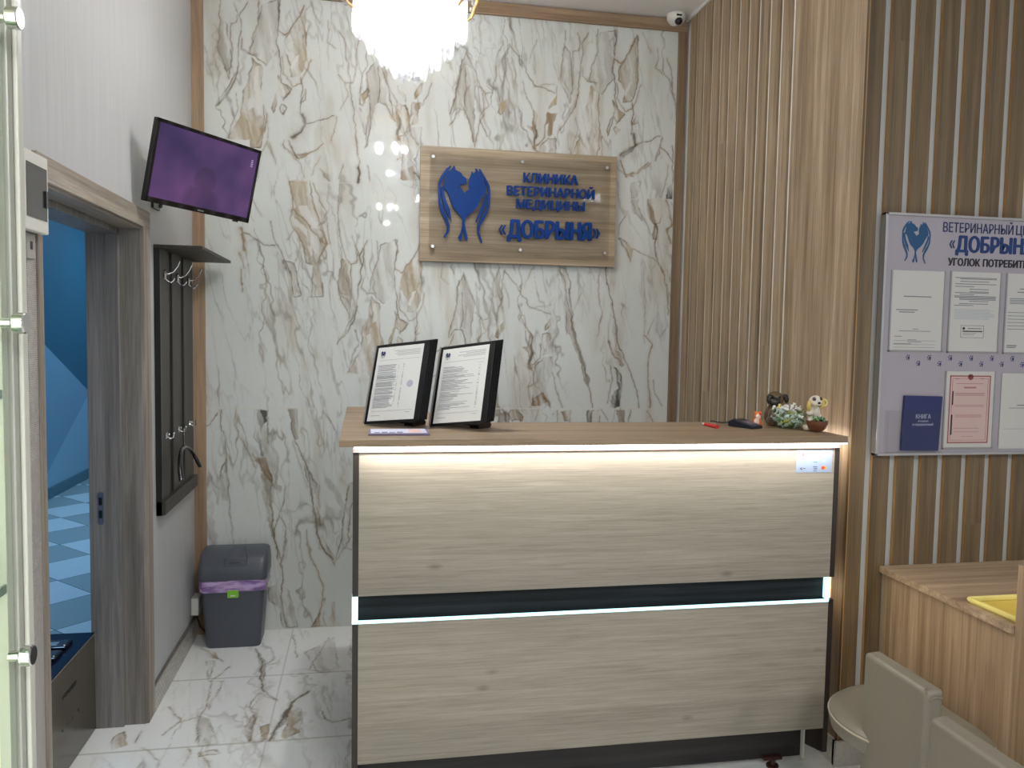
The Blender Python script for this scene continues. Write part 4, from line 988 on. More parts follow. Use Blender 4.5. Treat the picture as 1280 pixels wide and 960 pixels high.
def sec(z, hx_, hy_, r_=0.025, dx=0, dy=0): return [(a, b_, z) for a, b_ in rrect(BCX+dx, BCY+dy, hx_, hy_, r_)]
mk('body', loft([sec(0, .124, .088), sec(.006, .127, .090), sec(.15, .137, .097), sec(.29, .147, .104), sec(.335, .150, .106)]), M_BIN, bn, smooth=True)
# raised front panel line
f = MB(); f.tube([(-.685, 3.972+0.0, .275), (-.680, 3.978, .15), (-.678, 3.985, .045), (-.60, 3.984, .042)], 0.0016, 6); mk('body_seam', f, plain('bin_seam', (58, 61, 70), 0.5), bn)
bag = MB(); ss = []
for k, (z, g_) in enumerate([(.283, .151), (.290, .156), (.302, .153), (.315, .157), (.328, .154), (.338, .156)]):
    P = rrect(BCX, BCY, g_, g_*0.72, 0.03, 8); ss.append([(a+0.002*math.sin(i*1.9+k), b_+0.002*math.cos(i*2.3+k*2), z+0.006*math.sin(i*0.7+k*0.8)*(0 if k in (5,) else 1)) for i, (a, b_) in enumerate(P)])
def bag_mat():
    m, nt, b = nodes_of('purple_bag'); b.inputs['Base Color'].default_value = (*lin((150, 116, 176)), 1); b.inputs['Roughness'].default_value = 0.25
    b.inputs['Sheen Weight'].default_value = 0.2
    tc = N(nt, 'ShaderNodeTexCoord'); no = N(nt, 'ShaderNodeTexNoise'); no.inputs['Scale'].default_value = 16; mp = N(nt, 'ShaderNodeMapping'); mp.inputs['Scale'].default_value = (1, 1, 3.5)
    nt.links.new(tc.outputs['Object'], mp.inputs[0]); nt.links.new(mp.outputs[0], no.inputs['Vector'])
    bp = N(nt, 'ShaderNodeBump'); bp.inputs['Strength'].default_value = 0.7; bp.inputs['Distance'].default_value = 0.01; nt.links.new(no.outputs['Fac'], bp.inputs['Height']); nt.links.new(bp.outputs['Normal'], b.inputs['Normal'])
    rp = N(nt, 'ShaderNodeValToRGB'); e = rp.color_ramp.elements; e[0].color = (*lin((132, 100, 160)), 1); e[0].position = .35; e[1].color = (*lin((200, 172, 220)), 1); e[1].position = .65
    nt.links.new(no.outputs['Fac'], rp.inputs[0]); nt.links.new(rp.outputs[0], b.inputs['Base Color']); return m
mk('bag', loft(ss, bag), bag_mat(), bn, smooth=True, label='purple bin bag folded over the rim')
L_ = []
for z, hx_, hy_, dy in [(.335, .158, .112, 0), (.345, .160, .114, 0), (.39, .160, .112, .003), (.43, .158, .098, .012), (.455, .155, .075, .025), (.464, .150, .05, .035)]: L_.append(sec(z, hx_, hy_, 0.03, 0, dy))
lid = mk('lid', loft(L_), M_BIN, bn, smooth=True, label='dark grey domed lid')
f = MB(); f.add([(-.668, 3.958, .345), (-.56, 3.958, .345), (-.555, 3.978, .44), (-.575, 4.03, .472), (-.64, 4.03, .472), (-.662, 3.978, .44),
                 (-.668, 4.0, .345), (-.56, 4.0, .345), (-.555, 4.02, .43), (-.575, 4.12, .466), (-.64, 4.12, .466), (-.662, 4.02, .43)],
                [(0,1,2,5),(5,2,3,4),(1,7,8,2),(2,8,9,3),(0,5,11,6),(5,4,10,11),(4,3,9,10)])
mk('swing_flap', f, M_BIN, lid, bevel=0.004, smooth=True)
f = MB().box(-.636, -.59, 3.9735, 3.975, .4185, .4215); mk('flap_slot', f, M_BLACK, lid)
f = MB(); f.prism(rrect(-.618, .272, .026, .018, .006), 3.956, 3.966, lambda a, b_, d_: (a, d_, b_)); clip = mk('clip', f, plain('lime_green', (134, 204, 58), 0.35), bn, bevel=0.001, label='lime green clip on the rim')
mk('clip_mark', MB().box(-.629, -.607, 3.9552, 3.9561, .262, .268), M_WHITEP, clip)
f = MB(); f.prism(rrect(-.62, .298, .022, .012, .004), 3.9605, 3.963, lambda a, b_, d_: (a, d_, b_)); mk('clip_loop', f, plain('clear_plastic', (190, 170, 205), 0.15), bn)

so = thing('cable_box', 'small white box low on the left wall beside the waste bin', 'junction box', (XL+0.02, 4.10, 0.14))
mk('cover', MB().box(XL+0.001, XL+0.036, 4.07, 4.165, 0.135, 0.222), M_WHITEP, so, bevel=0.004)
c = MB().tube([(XL+0.018, 4.12, 0.137), (XL+0.02, 4.13, 0.10), (XL+0.03, 4.15, 0.05), (XL+0.06, 4.155, 0.012)], 0.004, 8); mk('cable', c, M_BLACK, so, smooth=True)

# ------------------------------------------------------------------ security camera
sc_ = thing('security_camera', 'white dome security camera at the top right corner of the marble wall', 'camera', (1.61, 4.12, 3.22))
c = MB(); c.lathe([(0.0, 0.028), (0.046, 0.026), (0.050, 0.010), (0.046, -0.008), (0.030, -0.026), (0.0, -0.034)], (1.61, 4.125, 3.222), 28); mk('dome', c, M_WHITEP, sc_, smooth=True)
c = MB(); c.ball((1.612, 4.095, 3.203), (0.021, 0.02, 0.021), 18); mk('lens_ball', c, M_BLACKG, sc_, smooth=True)
c = MB(); c.box(1.594, 1.622, 4.0755, 4.085, 3.2225, 3.232); mk('sensor_window', c, M_BLACKG, sc_, bevel=0.002)
mk('mount_block', MB().cyl((1.61, 4.135, 3.24), (1.61, 4.135, 3.2498), 0.046, n=28), M_WHITEP, sc_, smooth=True)

# ------------------------------------------------------------------ flip display stands on the worktop
def disp_stand(loc, rot, label, npan, kind):
    t = thing('flip_display_stand', label, 'display stand', loc, local=True); t.rotation_mode = 'YXZ'; t.rotation_euler = [R(v) for v in rot]
    w, h = 0.1005*0.965, 0.142*0.965
    for k in range(npan):
        dy = 0.0065*k; dx = 0.0028*k; Mx = Matrix.Translation((dx, dy, 0.0036*k))
        f = MB(); x0_, x1_, z0_, z1_ = -w-0.010, w+0.024, -h-0.010, h+0.010
        f.box(x0_, x1_, 0.0, 0.0022, z0_, z1_); f.box(x0_, x0_+0.010, -0.0015, 0, z0_, z1_); f.box(x1_-0.016, x1_, -0.0015, 0, z0_, z1_); f.box(x0_, x1_, -0.0015, 0, z1_-0.008, z1_); f.box(x0_, x1_, -0.0015, 0, z0_, z0_+0.008)
        f.xf(Mx); pn = mk('display_panel', f, M_BLACK, t, bevel=0.0012)
        if k == 0:
            sh = mk('printed_sheet', MB().box(-w, w, -0.0009, -0.0002, -h, h), M_PAPER, pn)
            Y0, Y1 = -0.0013, -0.0009
            mk('sheet_logo', logo((-w+0.014, -w+0.034, h-0.042, h-0.014), (Y0, Y1)), M_NAVY, sh)
            g = MB(); rnd_ = random.Random(3 if kind else 8)
            for i in range(4): g.box(-w*0.35+rnd_.uniform(0, 0.04), w-0.012, Y0, Y1, h-0.018-i*0.0058, h-0.0165-i*0.0058)
            g.box(-w+0.012, w-0.012, Y0, Y1, h-0.0505, h-0.0497)
            z = h-0.062
            if not kind: g.box(w-0.035, w-0.016, Y0, Y1, z-0.001, z)
            z -= 0.008
            while z > -h+0.045:
                x1_ = rnd_.uniform(-0.02, 0.0) if kind else rnd_.uniform(-0.045, 0.055)
                hh_ = 0.0014 if rnd_.random() < 0.85 else 0.002
                g.box(-w+0.012, x1_, Y0, Y1, z, z+hh_)
                if rnd_.random() < 0.8: g.box(w-0.032 if not kind else w-0.075, w-0.026 if not kind else w-0.07, Y0, Y1, z, z+0.0014)
                if kind and rnd_.random() < 0.7: g.box(w-0.095, w-0.092, Y0, Y1, z, z+0.0014)
                z -= rnd_.choice([0.0034, 0.0034, 0.0034, 0.006, 0.0044])
            g.box(-w+0.012, w-0.012, Y0, Y1, -h+0.034, -h+0.0347); g.box(-w+0.012, -w+0.05, Y0, Y1, -h+0.018, -h+0.0195); g.box(w-0.04, w-0.02, Y0, Y1, -h+0.026, -h+0.0272)
            mk('sheet_print', g, M_INKL, sh)
            if kind:
                q_ = MB(); q_.prism(circ(w-0.036, -0.008, 0.013, 20), Y0, Y1); mk('round_stamp', q_, plain('stamp_grey', (186, 186, 200), 0.6), sh)
    f = MB(); f.box(-w-0.0165, -w-0.0105, -0.003, 0.016, -h-0.004, h+0.012); mk('hinge_bar', f, plain('pale_metal', (190, 186, 180), 0.3, metal=0.6), t)
    # base block and strut reaching back and down to the worktop, built in the stand's own frame
    Minv = (Matrix.Translation(loc) @ Euler([R(v) for v in rot], 'YXZ').to_matrix().to_4x4()).inverted()
    b0 = Vector(loc)+Vector((0.02, 0.06, 0)); yaw_ = R(rot[2]); ax = Vector((math.cos(yaw_), math.sin(yaw_), 0)); bk = Vector((-math.sin(yaw_), math.cos(yaw_), 0))
    f = MB(); o0 = Vector((loc[0], loc[1], 0))
    def P(a, c_, z): return o0+ax*a+bk*c_+Vector((0, 0, z))
    pr = [(0.012, ZT+0.0005), (0.085, ZT+0.0005), (0.09, ZT+0.010), (0.07, ZT+0.03), (0.05, ZT+0.035), (0.015, ZT+0.012)]
    vs = [P(-w-0.035, c_, z) for c_, z in pr]+[P(-w+0.015, c_, z) for c_, z in pr]; n = len(pr)
    fs = [tuple(range(n)), tuple(range(2*n-1, n-1, -1))]+[(i, n+i, n+(i+1) % n, (i+1) % n) for i in range(n)]; f.add(vs, fs)
    vs = [P(w-0.07, c_, z) for c_, z in pr]+[P(w-0.03, c_, z) for c_, z in pr]; f.add(vs, fs)
    vs = [P(a, c_, z) for a in (-w-0.01, w-0.04) for c_ in (0.04, 0.075) for z in (ZT+0.004, ZT+0.022)]
    f.add(vs, [(0,1,3,2),(4,6,7,5),(0,4,5,1),(2,3,7,6),(0,2,6,4),(1,5,7,3)])
    f.xf(Minv); mk('base', f, M_BLACK, t, bevel=0.002)
    f = MB(); q0 = P(-w*0.6, 0.05, ZT+0.02); q1 = P(-w*0.6, 0.075, ZT+0.20); f.cyl(q0, q1, 0.006); q0 = P(w*0.6, 0.05, ZT+0.02); q1 = P(w*0.6, 0.075, ZT+0.20); f.cyl(q0, q1, 0.006); f.xf(Minv); mk('strut', f, M_BLACK, t)
    return t
disp_stand((0.106, 2.797, 1.3725), (-22.3, -6.8, -40.1), 'left black flip display stand holding a price list, behind the leaflets', 5, 1)
disp_stand((0.326, 2.722, 1.373), (-22.3, -8.0, -43.6), 'right black flip display stand holding a price list, standing clear of the leaflets', 5, 0)
lf = thing('leaflet_stack', 'small stack of white and violet leaflets lying before the left display stand', 'leaflets', (0.11, 2.60, ZT))
c = MB(); c.add([(0.012, 2.528, ZT+0.0002), (0.203, 2.520, ZT+0.0002), (0.205, 2.655, ZT+0.0002), (0.015, 2.66, ZT+0.0002), (0.012, 2.528, ZT+0.006), (0.203, 2.520, ZT+0.006), (0.205, 2.655, ZT+0.006), (0.015, 2.66, ZT+0.006)], [(3,2,1,0),(4,5,6,7),(0,1,5,4),(1,2,6,5),(2,3,7,6),(3,0,4,7)])
mk('leaflets', c, plain('violet_print', (112, 104, 134), 0.5), lf)
c = MB(); c.box(0.02, 0.197, 2.54, 2.645, ZT+0.006, ZT+0.0066); mk('top_leaflet', c, plain('pale_violet_print', (206, 206, 228), 0.45), lf)
c = MB(); [c.box(0.03+k*0.024, 0.048+k*0.024, 2.548, 2.560+0.008*(k % 2), ZT+0.0066, ZT+0.0069) for k in range(4)]; mk('leaflet_print', c, M_NAVY, lf)
mk('leaflet_picture', MB().box(0.14, 0.18, 2.548, 2.63, ZT+0.0066, ZT+0.0069), plain('salmon_print', (226, 186, 178), 0.5), lf)

# ------------------------------------------------------------------ small things on the worktop
pen = thing('marker_pen', 'short red marker with a white end lying on the worktop', 'pen', (1.236, 2.715, ZT+0.006), local=True); pen.rotation_euler = (0, 0, R(-84))
mk('barrel', MB().cyl((-0.035, 0, 0), (0.05, 0, 0), 0.0062, 0.0068, 14), plain('red_plastic', (196, 32, 34), 0.3), pen, smooth=True)
mk('tail', MB().cyl((-0.052, 0, 0), (-0.035, 0, 0), 0.0045, 0.006, 14), M_WHITEP, pen, smooth=True, label='white end of the marker')
tm = thing('card_terminal', 'dark blue-black card payment terminal on the worktop next to the orange figurine', 'card terminal', (1.365, 2.70, ZT), local=True); tm.rotation_euler = (0, 0, R(24)); tm.scale = (0.78, 0.66, 0.85)
prof = [(-0.08, 0.001), (0.08, 0.001), (0.085, 0.022), (0.05, 0.034), (0.02, 0.030), (-0.075, 0.014), (-0.083, 0.008)]
c = MB(); c.prism(prof, -0.039, 0.039, lambda a, b_, d_: (d_, a, b_)); mk('casing', c, plain('dark_navy_plastic', (26, 34, 50), 0.32), tm, bevel=0.003)
c = MB(); c.prism([(-0.06, 0.0172), (-0.0, 0.0265), (-0.0, 0.0278), (-0.06, 0.0185)], -0.028, 0.028, lambda a, b_, d_: (d_, a, b_)); kp = mk('keypad', c, plain('grey_keypad', (70, 74, 86), 0.4), tm)
c = MB()
for i in range(3):
    for k in range(4): y_ = -0.055+k*0.014; c.box(-0.024+i*0.017, -0.011+i*0.017, y_, y_+0.009, 0.018+(y_+0.06)*0.155, 0.0205+(y_+0.06)*0.155)
mk('keys', c, plain('keys', (150, 128, 134), 0.4), kp)
c = MB(); c.prism([(0.024, 0.0308), (0.05, 0.0342), (0.05, 0.0352), (0.024, 0.0318)], -0.027, 0.027, lambda a, b_, d_: (d_, a, b_)); mk('display', c, M_BLACKG, tm)
c = MB().tube([(1.33, 2.765, ZT+0.012), (1.33, 2.80, ZT+0.006), (1.32, 2.84, ZT+0.004), (1.315, 2.878, ZT+0.004), (1.312, 2.90, ZT-0.02)], 0.0025, 8)
cb = mk('terminal_cable', c, M_BLACK, None, smooth=True); tag(cb, 'thin black cable running from the card terminal over the back edge', 'cable')

def blob(name, balls, mat, parent, voxel=0.0022, label=None):
    """one continuous body grown from overlapping ellipsoids"""
    f = MB(); [f.ball(c_, r_, 12) for c_, r_ in balls]; o = mk(name, f, mat, parent, label=label)
    md = o.modifiers.new('remesh', 'REMESH'); md.mode = 'VOXEL'; md.voxel_size = voxel; md.use_smooth_shade = True
    sm = o.modifiers.new('smooth', 'SMOOTH'); sm.iterations = 3; return o
Z0 = ZT
# orange figurine
og = thing('orange_figurine', 'small orange and pink animal figurine between the terminal and the bowl', 'figurine', (1.412, 2.70, Z0))
blob('body', [((1.412, 2.70, Z0+0.020), (0.017, 0.015, 0.021)), ((1.411, 2.697, Z0+0.043), (0.014, 0.013, 0.014)), ((1.402, 2.697, Z0+0.056), (0.005, 0.004, 0.006)), ((1.420, 2.697, Z0+0.056), (0.005, 0.004, 0.006)), ((1.424, 2.70, Z0+0.008), (0.008, 0.01, 0.008))], plain('orange_glaze', (226, 120, 66), 0.25), og)
c = MB(); c.ball((1.407, 2.686, Z0+0.040), (0.010, 0.005, 0.010), 12); c.ball((1.403, 2.687, Z0+0.022), (0.010, 0.005, 0.014), 12); mk('muzzle_and_chest', c, plain('pale_pink_glaze', (238, 206, 190), 0.3), og, smooth=True)
c = MB(); c.ball((1.417, 2.686, Z0+0.051), (0.006, 0.004, 0.004), 8); mk('cap', c, plain('red_glaze', (198, 56, 44), 0.3), og, smooth=True)
# pug figurine embracing the bowl
pg = thing('pug_figurine', 'brown dark-faced pug figurine behind the big bowl of sweets', 'figurine', (1.50, 2.765, Z0))
PXO, PZO = 0.032, -0.022
M_FAWN = plain('brown_fur_glaze', (98, 78, 54), 0.4, var=0.2, scale=60)
blob('body', [((1.495+PXO, 2.79, Z0+0.035+(PZO if 0.035 > 0.05 else 0)), (0.042, 0.030, 0.042)), ((1.488+PXO, 2.775, Z0+0.082+(PZO if 0.082 > 0.05 else 0)), (0.028, 0.026, 0.032)), ((1.482+PXO, 2.765, Z0+0.120+(PZO if 0.120 > 0.05 else 0)), (0.034, 0.030, 0.030)), ((1.459+PXO, 2.745, Z0+0.018+(PZO if 0.018 > 0.05 else 0)), (0.016, 0.03, 0.018)), ((1.455+PXO, 2.735, Z0+0.04+(PZO if 0.04 > 0.05 else 0)), (0.012, 0.02, 0.03))], M_FAWN, pg, 0.003)
M_DARKF = plain('black_brown_glaze', (36, 30, 26), 0.35)
c = MB(); c.ball((1.468+PXO, 2.738, Z0+0.088), (0.023, 0.015, 0.019), 14); mk('muzzle', c, M_DARKF, pg, smooth=True)
for ex, ez, s_ in ((1.454, 0.130, -1), (1.512, 0.131, 1)):
    c = MB(); c.ball((ex+PXO, 2.748, Z0+ez+PZO), (0.014, 0.008, 0.010), 12); c.ball((ex+PXO+0.006*s_, 2.745, Z0+ez+PZO-0.011), (0.009, 0.007, 0.014), 12); o = mk('ear', c, M_DARKF, pg, smooth=True)
c = MB(); c.ball((1.462+PXO, 2.738, Z0+0.129+(PZO if 0.129 > 0.05 else 0)), 0.0048, 8); c.ball((1.485+PXO, 2.737, Z0+0.129+(PZO if 0.129 > 0.05 else 0)), 0.0048, 8); mk('eyes', c, M_BLACKG, pg, smooth=True)
c = MB(); c.ball((1.471+PXO, 2.724, Z0+0.119+(PZO if 0.119 > 0.05 else 0)), (0.006, 0.004, 0.004), 8); mk('nose', c, M_BLACKG, pg, smooth=True)
c = MB(); c.tube([(1.463+PXO, 2.728, Z0+0.091+(PZO if 0.091 > 0.05 else 0)), (1.472+PXO, 2.722, Z0+0.086+(PZO if 0.086 > 0.05 else 0)), (1.487+PXO, 2.722, Z0+0.087+(PZO if 0.087 > 0.05 else 0)), (1.497+PXO, 2.728, Z0+0.093+(PZO if 0.093 > 0.05 else 0))], [0.006, 0.0045, 0.0045, 0.006], 8); c.ball((1.459+PXO, 2.726, Z0+0.094+(PZO if 0.094 > 0.05 else 0)), 0.007, 8); c.ball((1.500+PXO, 2.727, Z0+0.095+(PZO if 0.095 > 0.05 else 0)), 0.007, 8); c.ball((1.456+PXO, 2.726, Z0+0.086+(PZO if 0.086 > 0.05 else 0)), 0.006, 8)
mk('bone_collar', c, M_WHITEP, pg, smooth=True, label='white bone held under the chin')
# big glass bowl
BC = (1.520, 2.672)
bw_ = thing('sweets_bowl', 'large round clear glass bowl filled with wrapped sweets before the pug figurine', 'bowl', (BC[0], BC[1], Z0))
prof = [(0.0, 0.001), (0.032, 0.001), (0.056, 0.014), (0.068, 0.036), (0.062, 0.060), (0.052, 0.070), (0.049, 0.069), (0.059, 0.059), (0.065, 0.036), (0.053, 0.016), (0.03, 0.004), (0, 0.004)]
mk('glass_wall', MB().lathe(prof, (BC[0], BC[1], Z0), 32), M_GLASS, bw_, smooth=True)
pal = [(222, 220, 214), (226, 222, 216), (208, 214, 190), (112, 146, 84), (212, 196, 96), (188, 110, 84), (214, 214, 216), (148, 170, 120), (236, 234, 230), (70, 112, 80), (176, 168, 178), (180, 162, 60)]
MC = [plain('sweet_wrapper', c_, 0.3, var=0.15, scale=90) for c_ in pal]
cn = ['white', 'cream', 'pale green', 'leaf green', 'yellow', 'rust red', 'silver white', 'sage green', 'bright white', 'dark green', 'mauve grey', 'mustard']
meshes = []
for i, m_ in enumerate(MC):
    f = MB(); f.ball((0, 0, 0), (0.010, 0.007, 0.006), 10)
    for s_ in (-1, 1): f.add([(s_*0.009, 0, 0), (s_*0.018, 0.006, 0.003), (s_*0.019, 0, -0.001), (s_*0.018, -0.006, 0.002), (s_*0.018, 0.001, 0.006), (s_*0.018, -0.001, -0.005)], [(0, 1, 4), (0, 4, 3), (0, 3, 5), (0, 5, 1), (1, 2, 4), (4, 2, 3), (3, 2, 5), (5, 2, 1)])
    o = mk('wrapped_sweet', f, m_); o.data.name = 'wrapped_sweet_%s' % cn[i].replace(' ', '_'); meshes.append(o)
placed = []; rs = random.Random(5); cnt = [0]*len(meshes)
def sweet(k, p, s_, group, lab):
    o = meshes[k] if cnt[k] == 0 else meshes[k].copy()
    if cnt[k]: COL.objects.link(o)
    cnt[k] += 1; o.location = p; o.rotation_euler = (rs.uniform(-0.7, 0.7), rs.uniform(-0.7, 0.7), rs.uniform(0, 6.28)); o.scale = (s_,)*3
    o['label'] = lab; o['category'] = 'sweet'; o['group'] = group
lay = [(0.013, 0.030, 6), (0.030, 0.048, 10), (0.046, 0.047, 10), (0.062, 0.036, 8), (0.072, 0.040, 6), (0.080, 0.018, 4)]
for z_, r_, n_ in lay:
    for i in range(n_):
        a_ = 2*math.pi*(i+rs.random()*0.5)/n_+z_*40; k = rs.choice([0, 0, 1, 6, 8, 8, 8, 0, 6, 2, 3, 4, 5, 7, 9, 10, 11, 1]); rr_ = r_*(1 if i % 3 else 0.75)
        sweet(k, (BC[0]+rr_*math.cos(a_), BC[1]+rr_*math.sin(a_), Z0+z_), rs.uniform(0.85, 1.1), cn[k]+' wrapped sweets in the glass bowl', '%s wrapped sweet in the large glass bowl' % cn[k])
# white dog figurine holding a brown bowl
dg_ = thing('dog_figurine', 'white dog figurine with yellow ears holding a small brown bowl', 'figurine', (1.590, 2.60, Z0))
M_WG = plain('white_glaze', (214, 204, 190), 0.3, var=0.08)
DX, DY = 1.574, 2.582
blob('body', [((DX+0.016, DY+0.028, Z0+0.030), (0.030, 0.026, 0.034)), ((DX+0.008, DY+0.020, Z0+0.068), (0.018, 0.016, 0.026)), ((DX-0.002, DY+0.004, Z0+0.106), (0.024, 0.020, 0.021)), ((DX-0.004, DY-0.014, Z0+0.097), (0.012, 0.012, 0.010)), ((DX+0.036, DY+0.012, Z0+0.013), (0.014, 0.02, 0.013)), ((DX-0.03, DY+0.01, Z0+0.012), (0.010, 0.02, 0.011)), ((DX-0.018, DY+0.012, Z0+0.064), (0.010, 0.014, 0.012))], M_WG, dg_, 0.0025)
M_YEL = plain('yellow_glaze', (196, 170, 84), 0.35, var=0.12)
c = MB(); c.ball((DX-0.026, DY+0.004, Z0+0.090), (0.008, 0.010, 0.020), 12); mk('ear', c, M_YEL, dg_, smooth=True)
c = MB(); c.ball((DX+0.024, DY+0.006, Z0+0.100), (0.009, 0.010, 0.022), 12); mk('ear', c, M_YEL, dg_, smooth=True)
c = MB(); c.tube([(DX+0.036+0.012*math.cos(t), DY+0.012, Z0+0.100+0.012*math.sin(t)) for t in [2*math.pi*i/14 for i in range(14)]], 0.003, 8, closed=True); mk('ribbon_loop', c, plain('yellow_ribbon', (222, 206, 120), 0.3), dg_, smooth=True)
c = MB(); c.ball((DX-0.005, DY-0.026, Z0+0.102), (0.006, 0.004, 0.0045), 10); c.ball((DX-0.015, DY-0.014, Z0+0.113), (0.004, 0.003, 0.004), 8); c.ball((DX+0.009, DY-0.013, Z0+0.114), (0.004, 0.003, 0.004), 8); c.tube([(DX-0.009, DY-0.024, Z0+0.092), (DX-0.004, DY-0.026, Z0+0.090), (DX+0.001, DY-0.024, Z0+0.092)], 0.0015, 6)
mk('face', c, M_DARKF, dg_, smooth=True)
c = MB(); c.ball((DX-0.016, DY-0.010, Z0+0.115), (0.007, 0.006, 0.007), 10); c.ball((DX+0.011, DY-0.008, Z0+0.116), (0.007, 0.006, 0.007), 10); mk('eye_patches', c, plain('grey_brown_glaze', (92, 76, 66), 0.4), dg_, smooth=True)
bb = MB().lathe([(0, 0.003), (0.018, 0.003), (0.030, 0.014), (0.036, 0.030), (0.037, 0.040), (0.034, 0.040), (0.030, 0.028), (0.02, 0.018), (0, 0.016)], (DX-0.008, DY-0.022, Z0), 28)
bb = mk('small_bowl', bb, plain('brown_wicker_bowl', (112, 66, 44), 0.4, var=0.2, scale=200, bump=0.5), dg_, smooth=True, label='small brown bowl in the paws of the dog')
for i in range(11):
    a_ = i*2.4; r_ = 0.006+0.0021*i; k = [9, 3, 9, 8, 7, 9, 6, 3, 9, 0, 9][i]
    sweet(k, (DX-0.008+r_*math.cos(a_), DY-0.022+r_*math.sin(a_), Z0+0.047-0.0006*i), 0.75, cn[k]+' wrapped sweets in the brown bowl', '%s wrapped sweet in the small brown bowl' % cn[k])
for i, o in enumerate(meshes):
    if cnt[i] == 0: bpy.data.objects.remove(o)

# ------------------------------------------------------------------ notice board on the slats
nb = thing('notice_board', 'grey notice board in an aluminium frame on the dark slats', 'notice board', (2.15, 2.54, 1.137))
NX0, NX1, NZ0, NZ1 = 1.778, 2.53, 1.139, 1.993; NY = 2.535
mk('board', MB().box(NX0+0.006, NX1-0.006, NY, YC-0.001, NZ0+0.006, NZ1-0.006), plain('lilac_grey_board', (152, 144, 150), 0.4, var=0.015, scale=3), nb)
f = MB(); f.box(NX0, NX0+0.009, NY-0.006, YC-0.001, NZ0, NZ1); f.box(NX1-0.009, NX1, NY-0.006, YC-0.001, NZ0, NZ1); f.box(NX0, NX1, NY-0.006, YC-0.001, NZ0, NZ0+0.009); f.box(NX0, NX1, NY-0.006, YC-0.001, NZ1-0.009, NZ1)
mk('frame', f, plain('aluminium_frame', (176, 172, 170), 0.3, metal=0.7), nb, bevel=0.001)
yd = (NY-0.0012, NY-0.0002)
mk('board_logo', logo((1.845, 1.958, 1.820, 1.967), yd), plain('teal_blue_print', (10, 66, 106), 0.45), nb, label='blue logo of two animals held by hands')
for s_, bx, bo, mt in [('ВЕТЕРИНАРНЫЙ', (2.006, 2.290, 1.934, 1.968), 0.01, M_NAVY), ('ЦЕНТР', (2.302, 2.43, 1.934, 1.968), 0.01, M_NAVY), ('ДОБРЫНЯ', (2.062, 2.372, 1.866, 1.922), 0.06, plain('blue_print', (10, 44, 98), 0.45)), ('«', (2.034, 2.056, 1.878, 1.905), 0.02, M_NAVY), ('»', (2.378, 2.400, 1.878, 1.905), 0.02, M_NAVY), ('УГОЛОК', (2.033, 2.160, 1.817, 1.843), 0.05, M_INKD), ('ПОТРЕБИТЕЛЯ', (2.174, 2.396, 1.817, 1.843), 0.05, M_INKD)]:
    mk('lettering', text(s_, bx, yd, bo), mt, nb)
for i in range(18):
    px_ = 1.892+0.0425*i; pz_ = 1.489-0.021*(i % 2)
    if px_ > 2.50: break
    f = MB(); f.prism(circ(px_+0.002, pz_-0.001, 0.0042, 10), *yd)
    for a_ in (60, 115, 170, 230, 290): f.prism(circ(px_+0.0095*math.cos(R(a_))*0.8, pz_+0.0095*math.sin(R(a_))*0.85, 0.0022, 8), *yd)
    mk('paw_print', f, plain('paw_navy', (28, 36, 92), 0.45) if i == 0 else bpy.data.materials['paw_navy'], nb)
M_PSHEET = plain('document_paper', (182, 178, 173), 0.55, var=0.01)
M_POCK = plain('pocket_edge', (140, 136, 136), 0.35)
def pocket(x0, x1, z0, z1):
    f = MB(); e = 0.006; y0, y1 = NY-0.0035, NY-0.0002
    f.box(x0-e, x0, y0, y1, z0-e, z1); f.box(x1, x1+e, y0, y1, z0-e, z1); f.box(x0-e, x1+e, y0, y1, z0-e, z0)
    mk('sheet_pocket', f, M_POCK, nb, bevel=0.0006)
def doc(x0, x1, z0, z1, label, mat=None, yo=0.0):
    o = thing('document', label, 'document', ((x0+x1)/2, NY-0.001-yo, z0)); mk('sheet', MB().box(x0, x1, NY-0.0018-yo, NY-0.0008-yo, z0, z1), mat or M_PSHEET, o); return o
def lines(o, rows, mat=None, yo=0.0, nm='print'):
    f = MB(); [f.box(a, b_, NY-0.0021-yo, NY-0.0018-yo, z, z+h_) for a, b_, z, h_ in rows]; mk(nm, f, mat or M_INK, o)
pocket(1.816, 2.020, 1.514, 1.795); pocket(2.050, 2.248, 1.513, 1.797); pocket(2.278, 2.476, 1.512, 1.797); pocket(2.050, 2.246, 1.166, 1.442)
d1 = doc(1.8165, 2.0195, 1.5145, 1.794, 'white document top left on the notice board with short text lines')
lines(d1, [(1.862, 1.972, 1.702, .003), (1.834, 1.920, 1.655, .003), (1.846, 1.908, 1.647, .003), (1.85, 1.975, 1.581, .002), (1.905, 1.925, 1.588, .002), (1.832, 1.862, 1.562, .002), (1.832, 1.995, 1.5475, .001), (1.885, 1.92, 1.550, .002), (1.885, 1.94, 1.543, .002), (1.832, 1.995, 1.534, .001), (1.83, 1.90, 1.536, .002), (1.83, 1.995, 1.524, .001)])
d2 = doc(2.0505, 2.2475, 1.5135, 1.796, 'white document top middle on the notice board with dense text and a stamp box'); rd = random.Random(2); rows = []
z = 1.774
while z > 1.672: rows.append((2.064+rd.choice([0, 0, 0.02, 0.06]), 2.232-rd.choice([0, 0, 0.03, 0.09]), z, .0022)); z -= rd.choice([.004, .006, .009])
lines(d2, rows)
rows = [(2.066, 2.23-rd.choice([0, 0, .02]), 1.662-k*.0038, .0018) for k in range(10)]; lines(d2, rows, M_INKL, nm='small_print')
f = MB(); y0, y1 = NY-0.0021, NY-0.0018
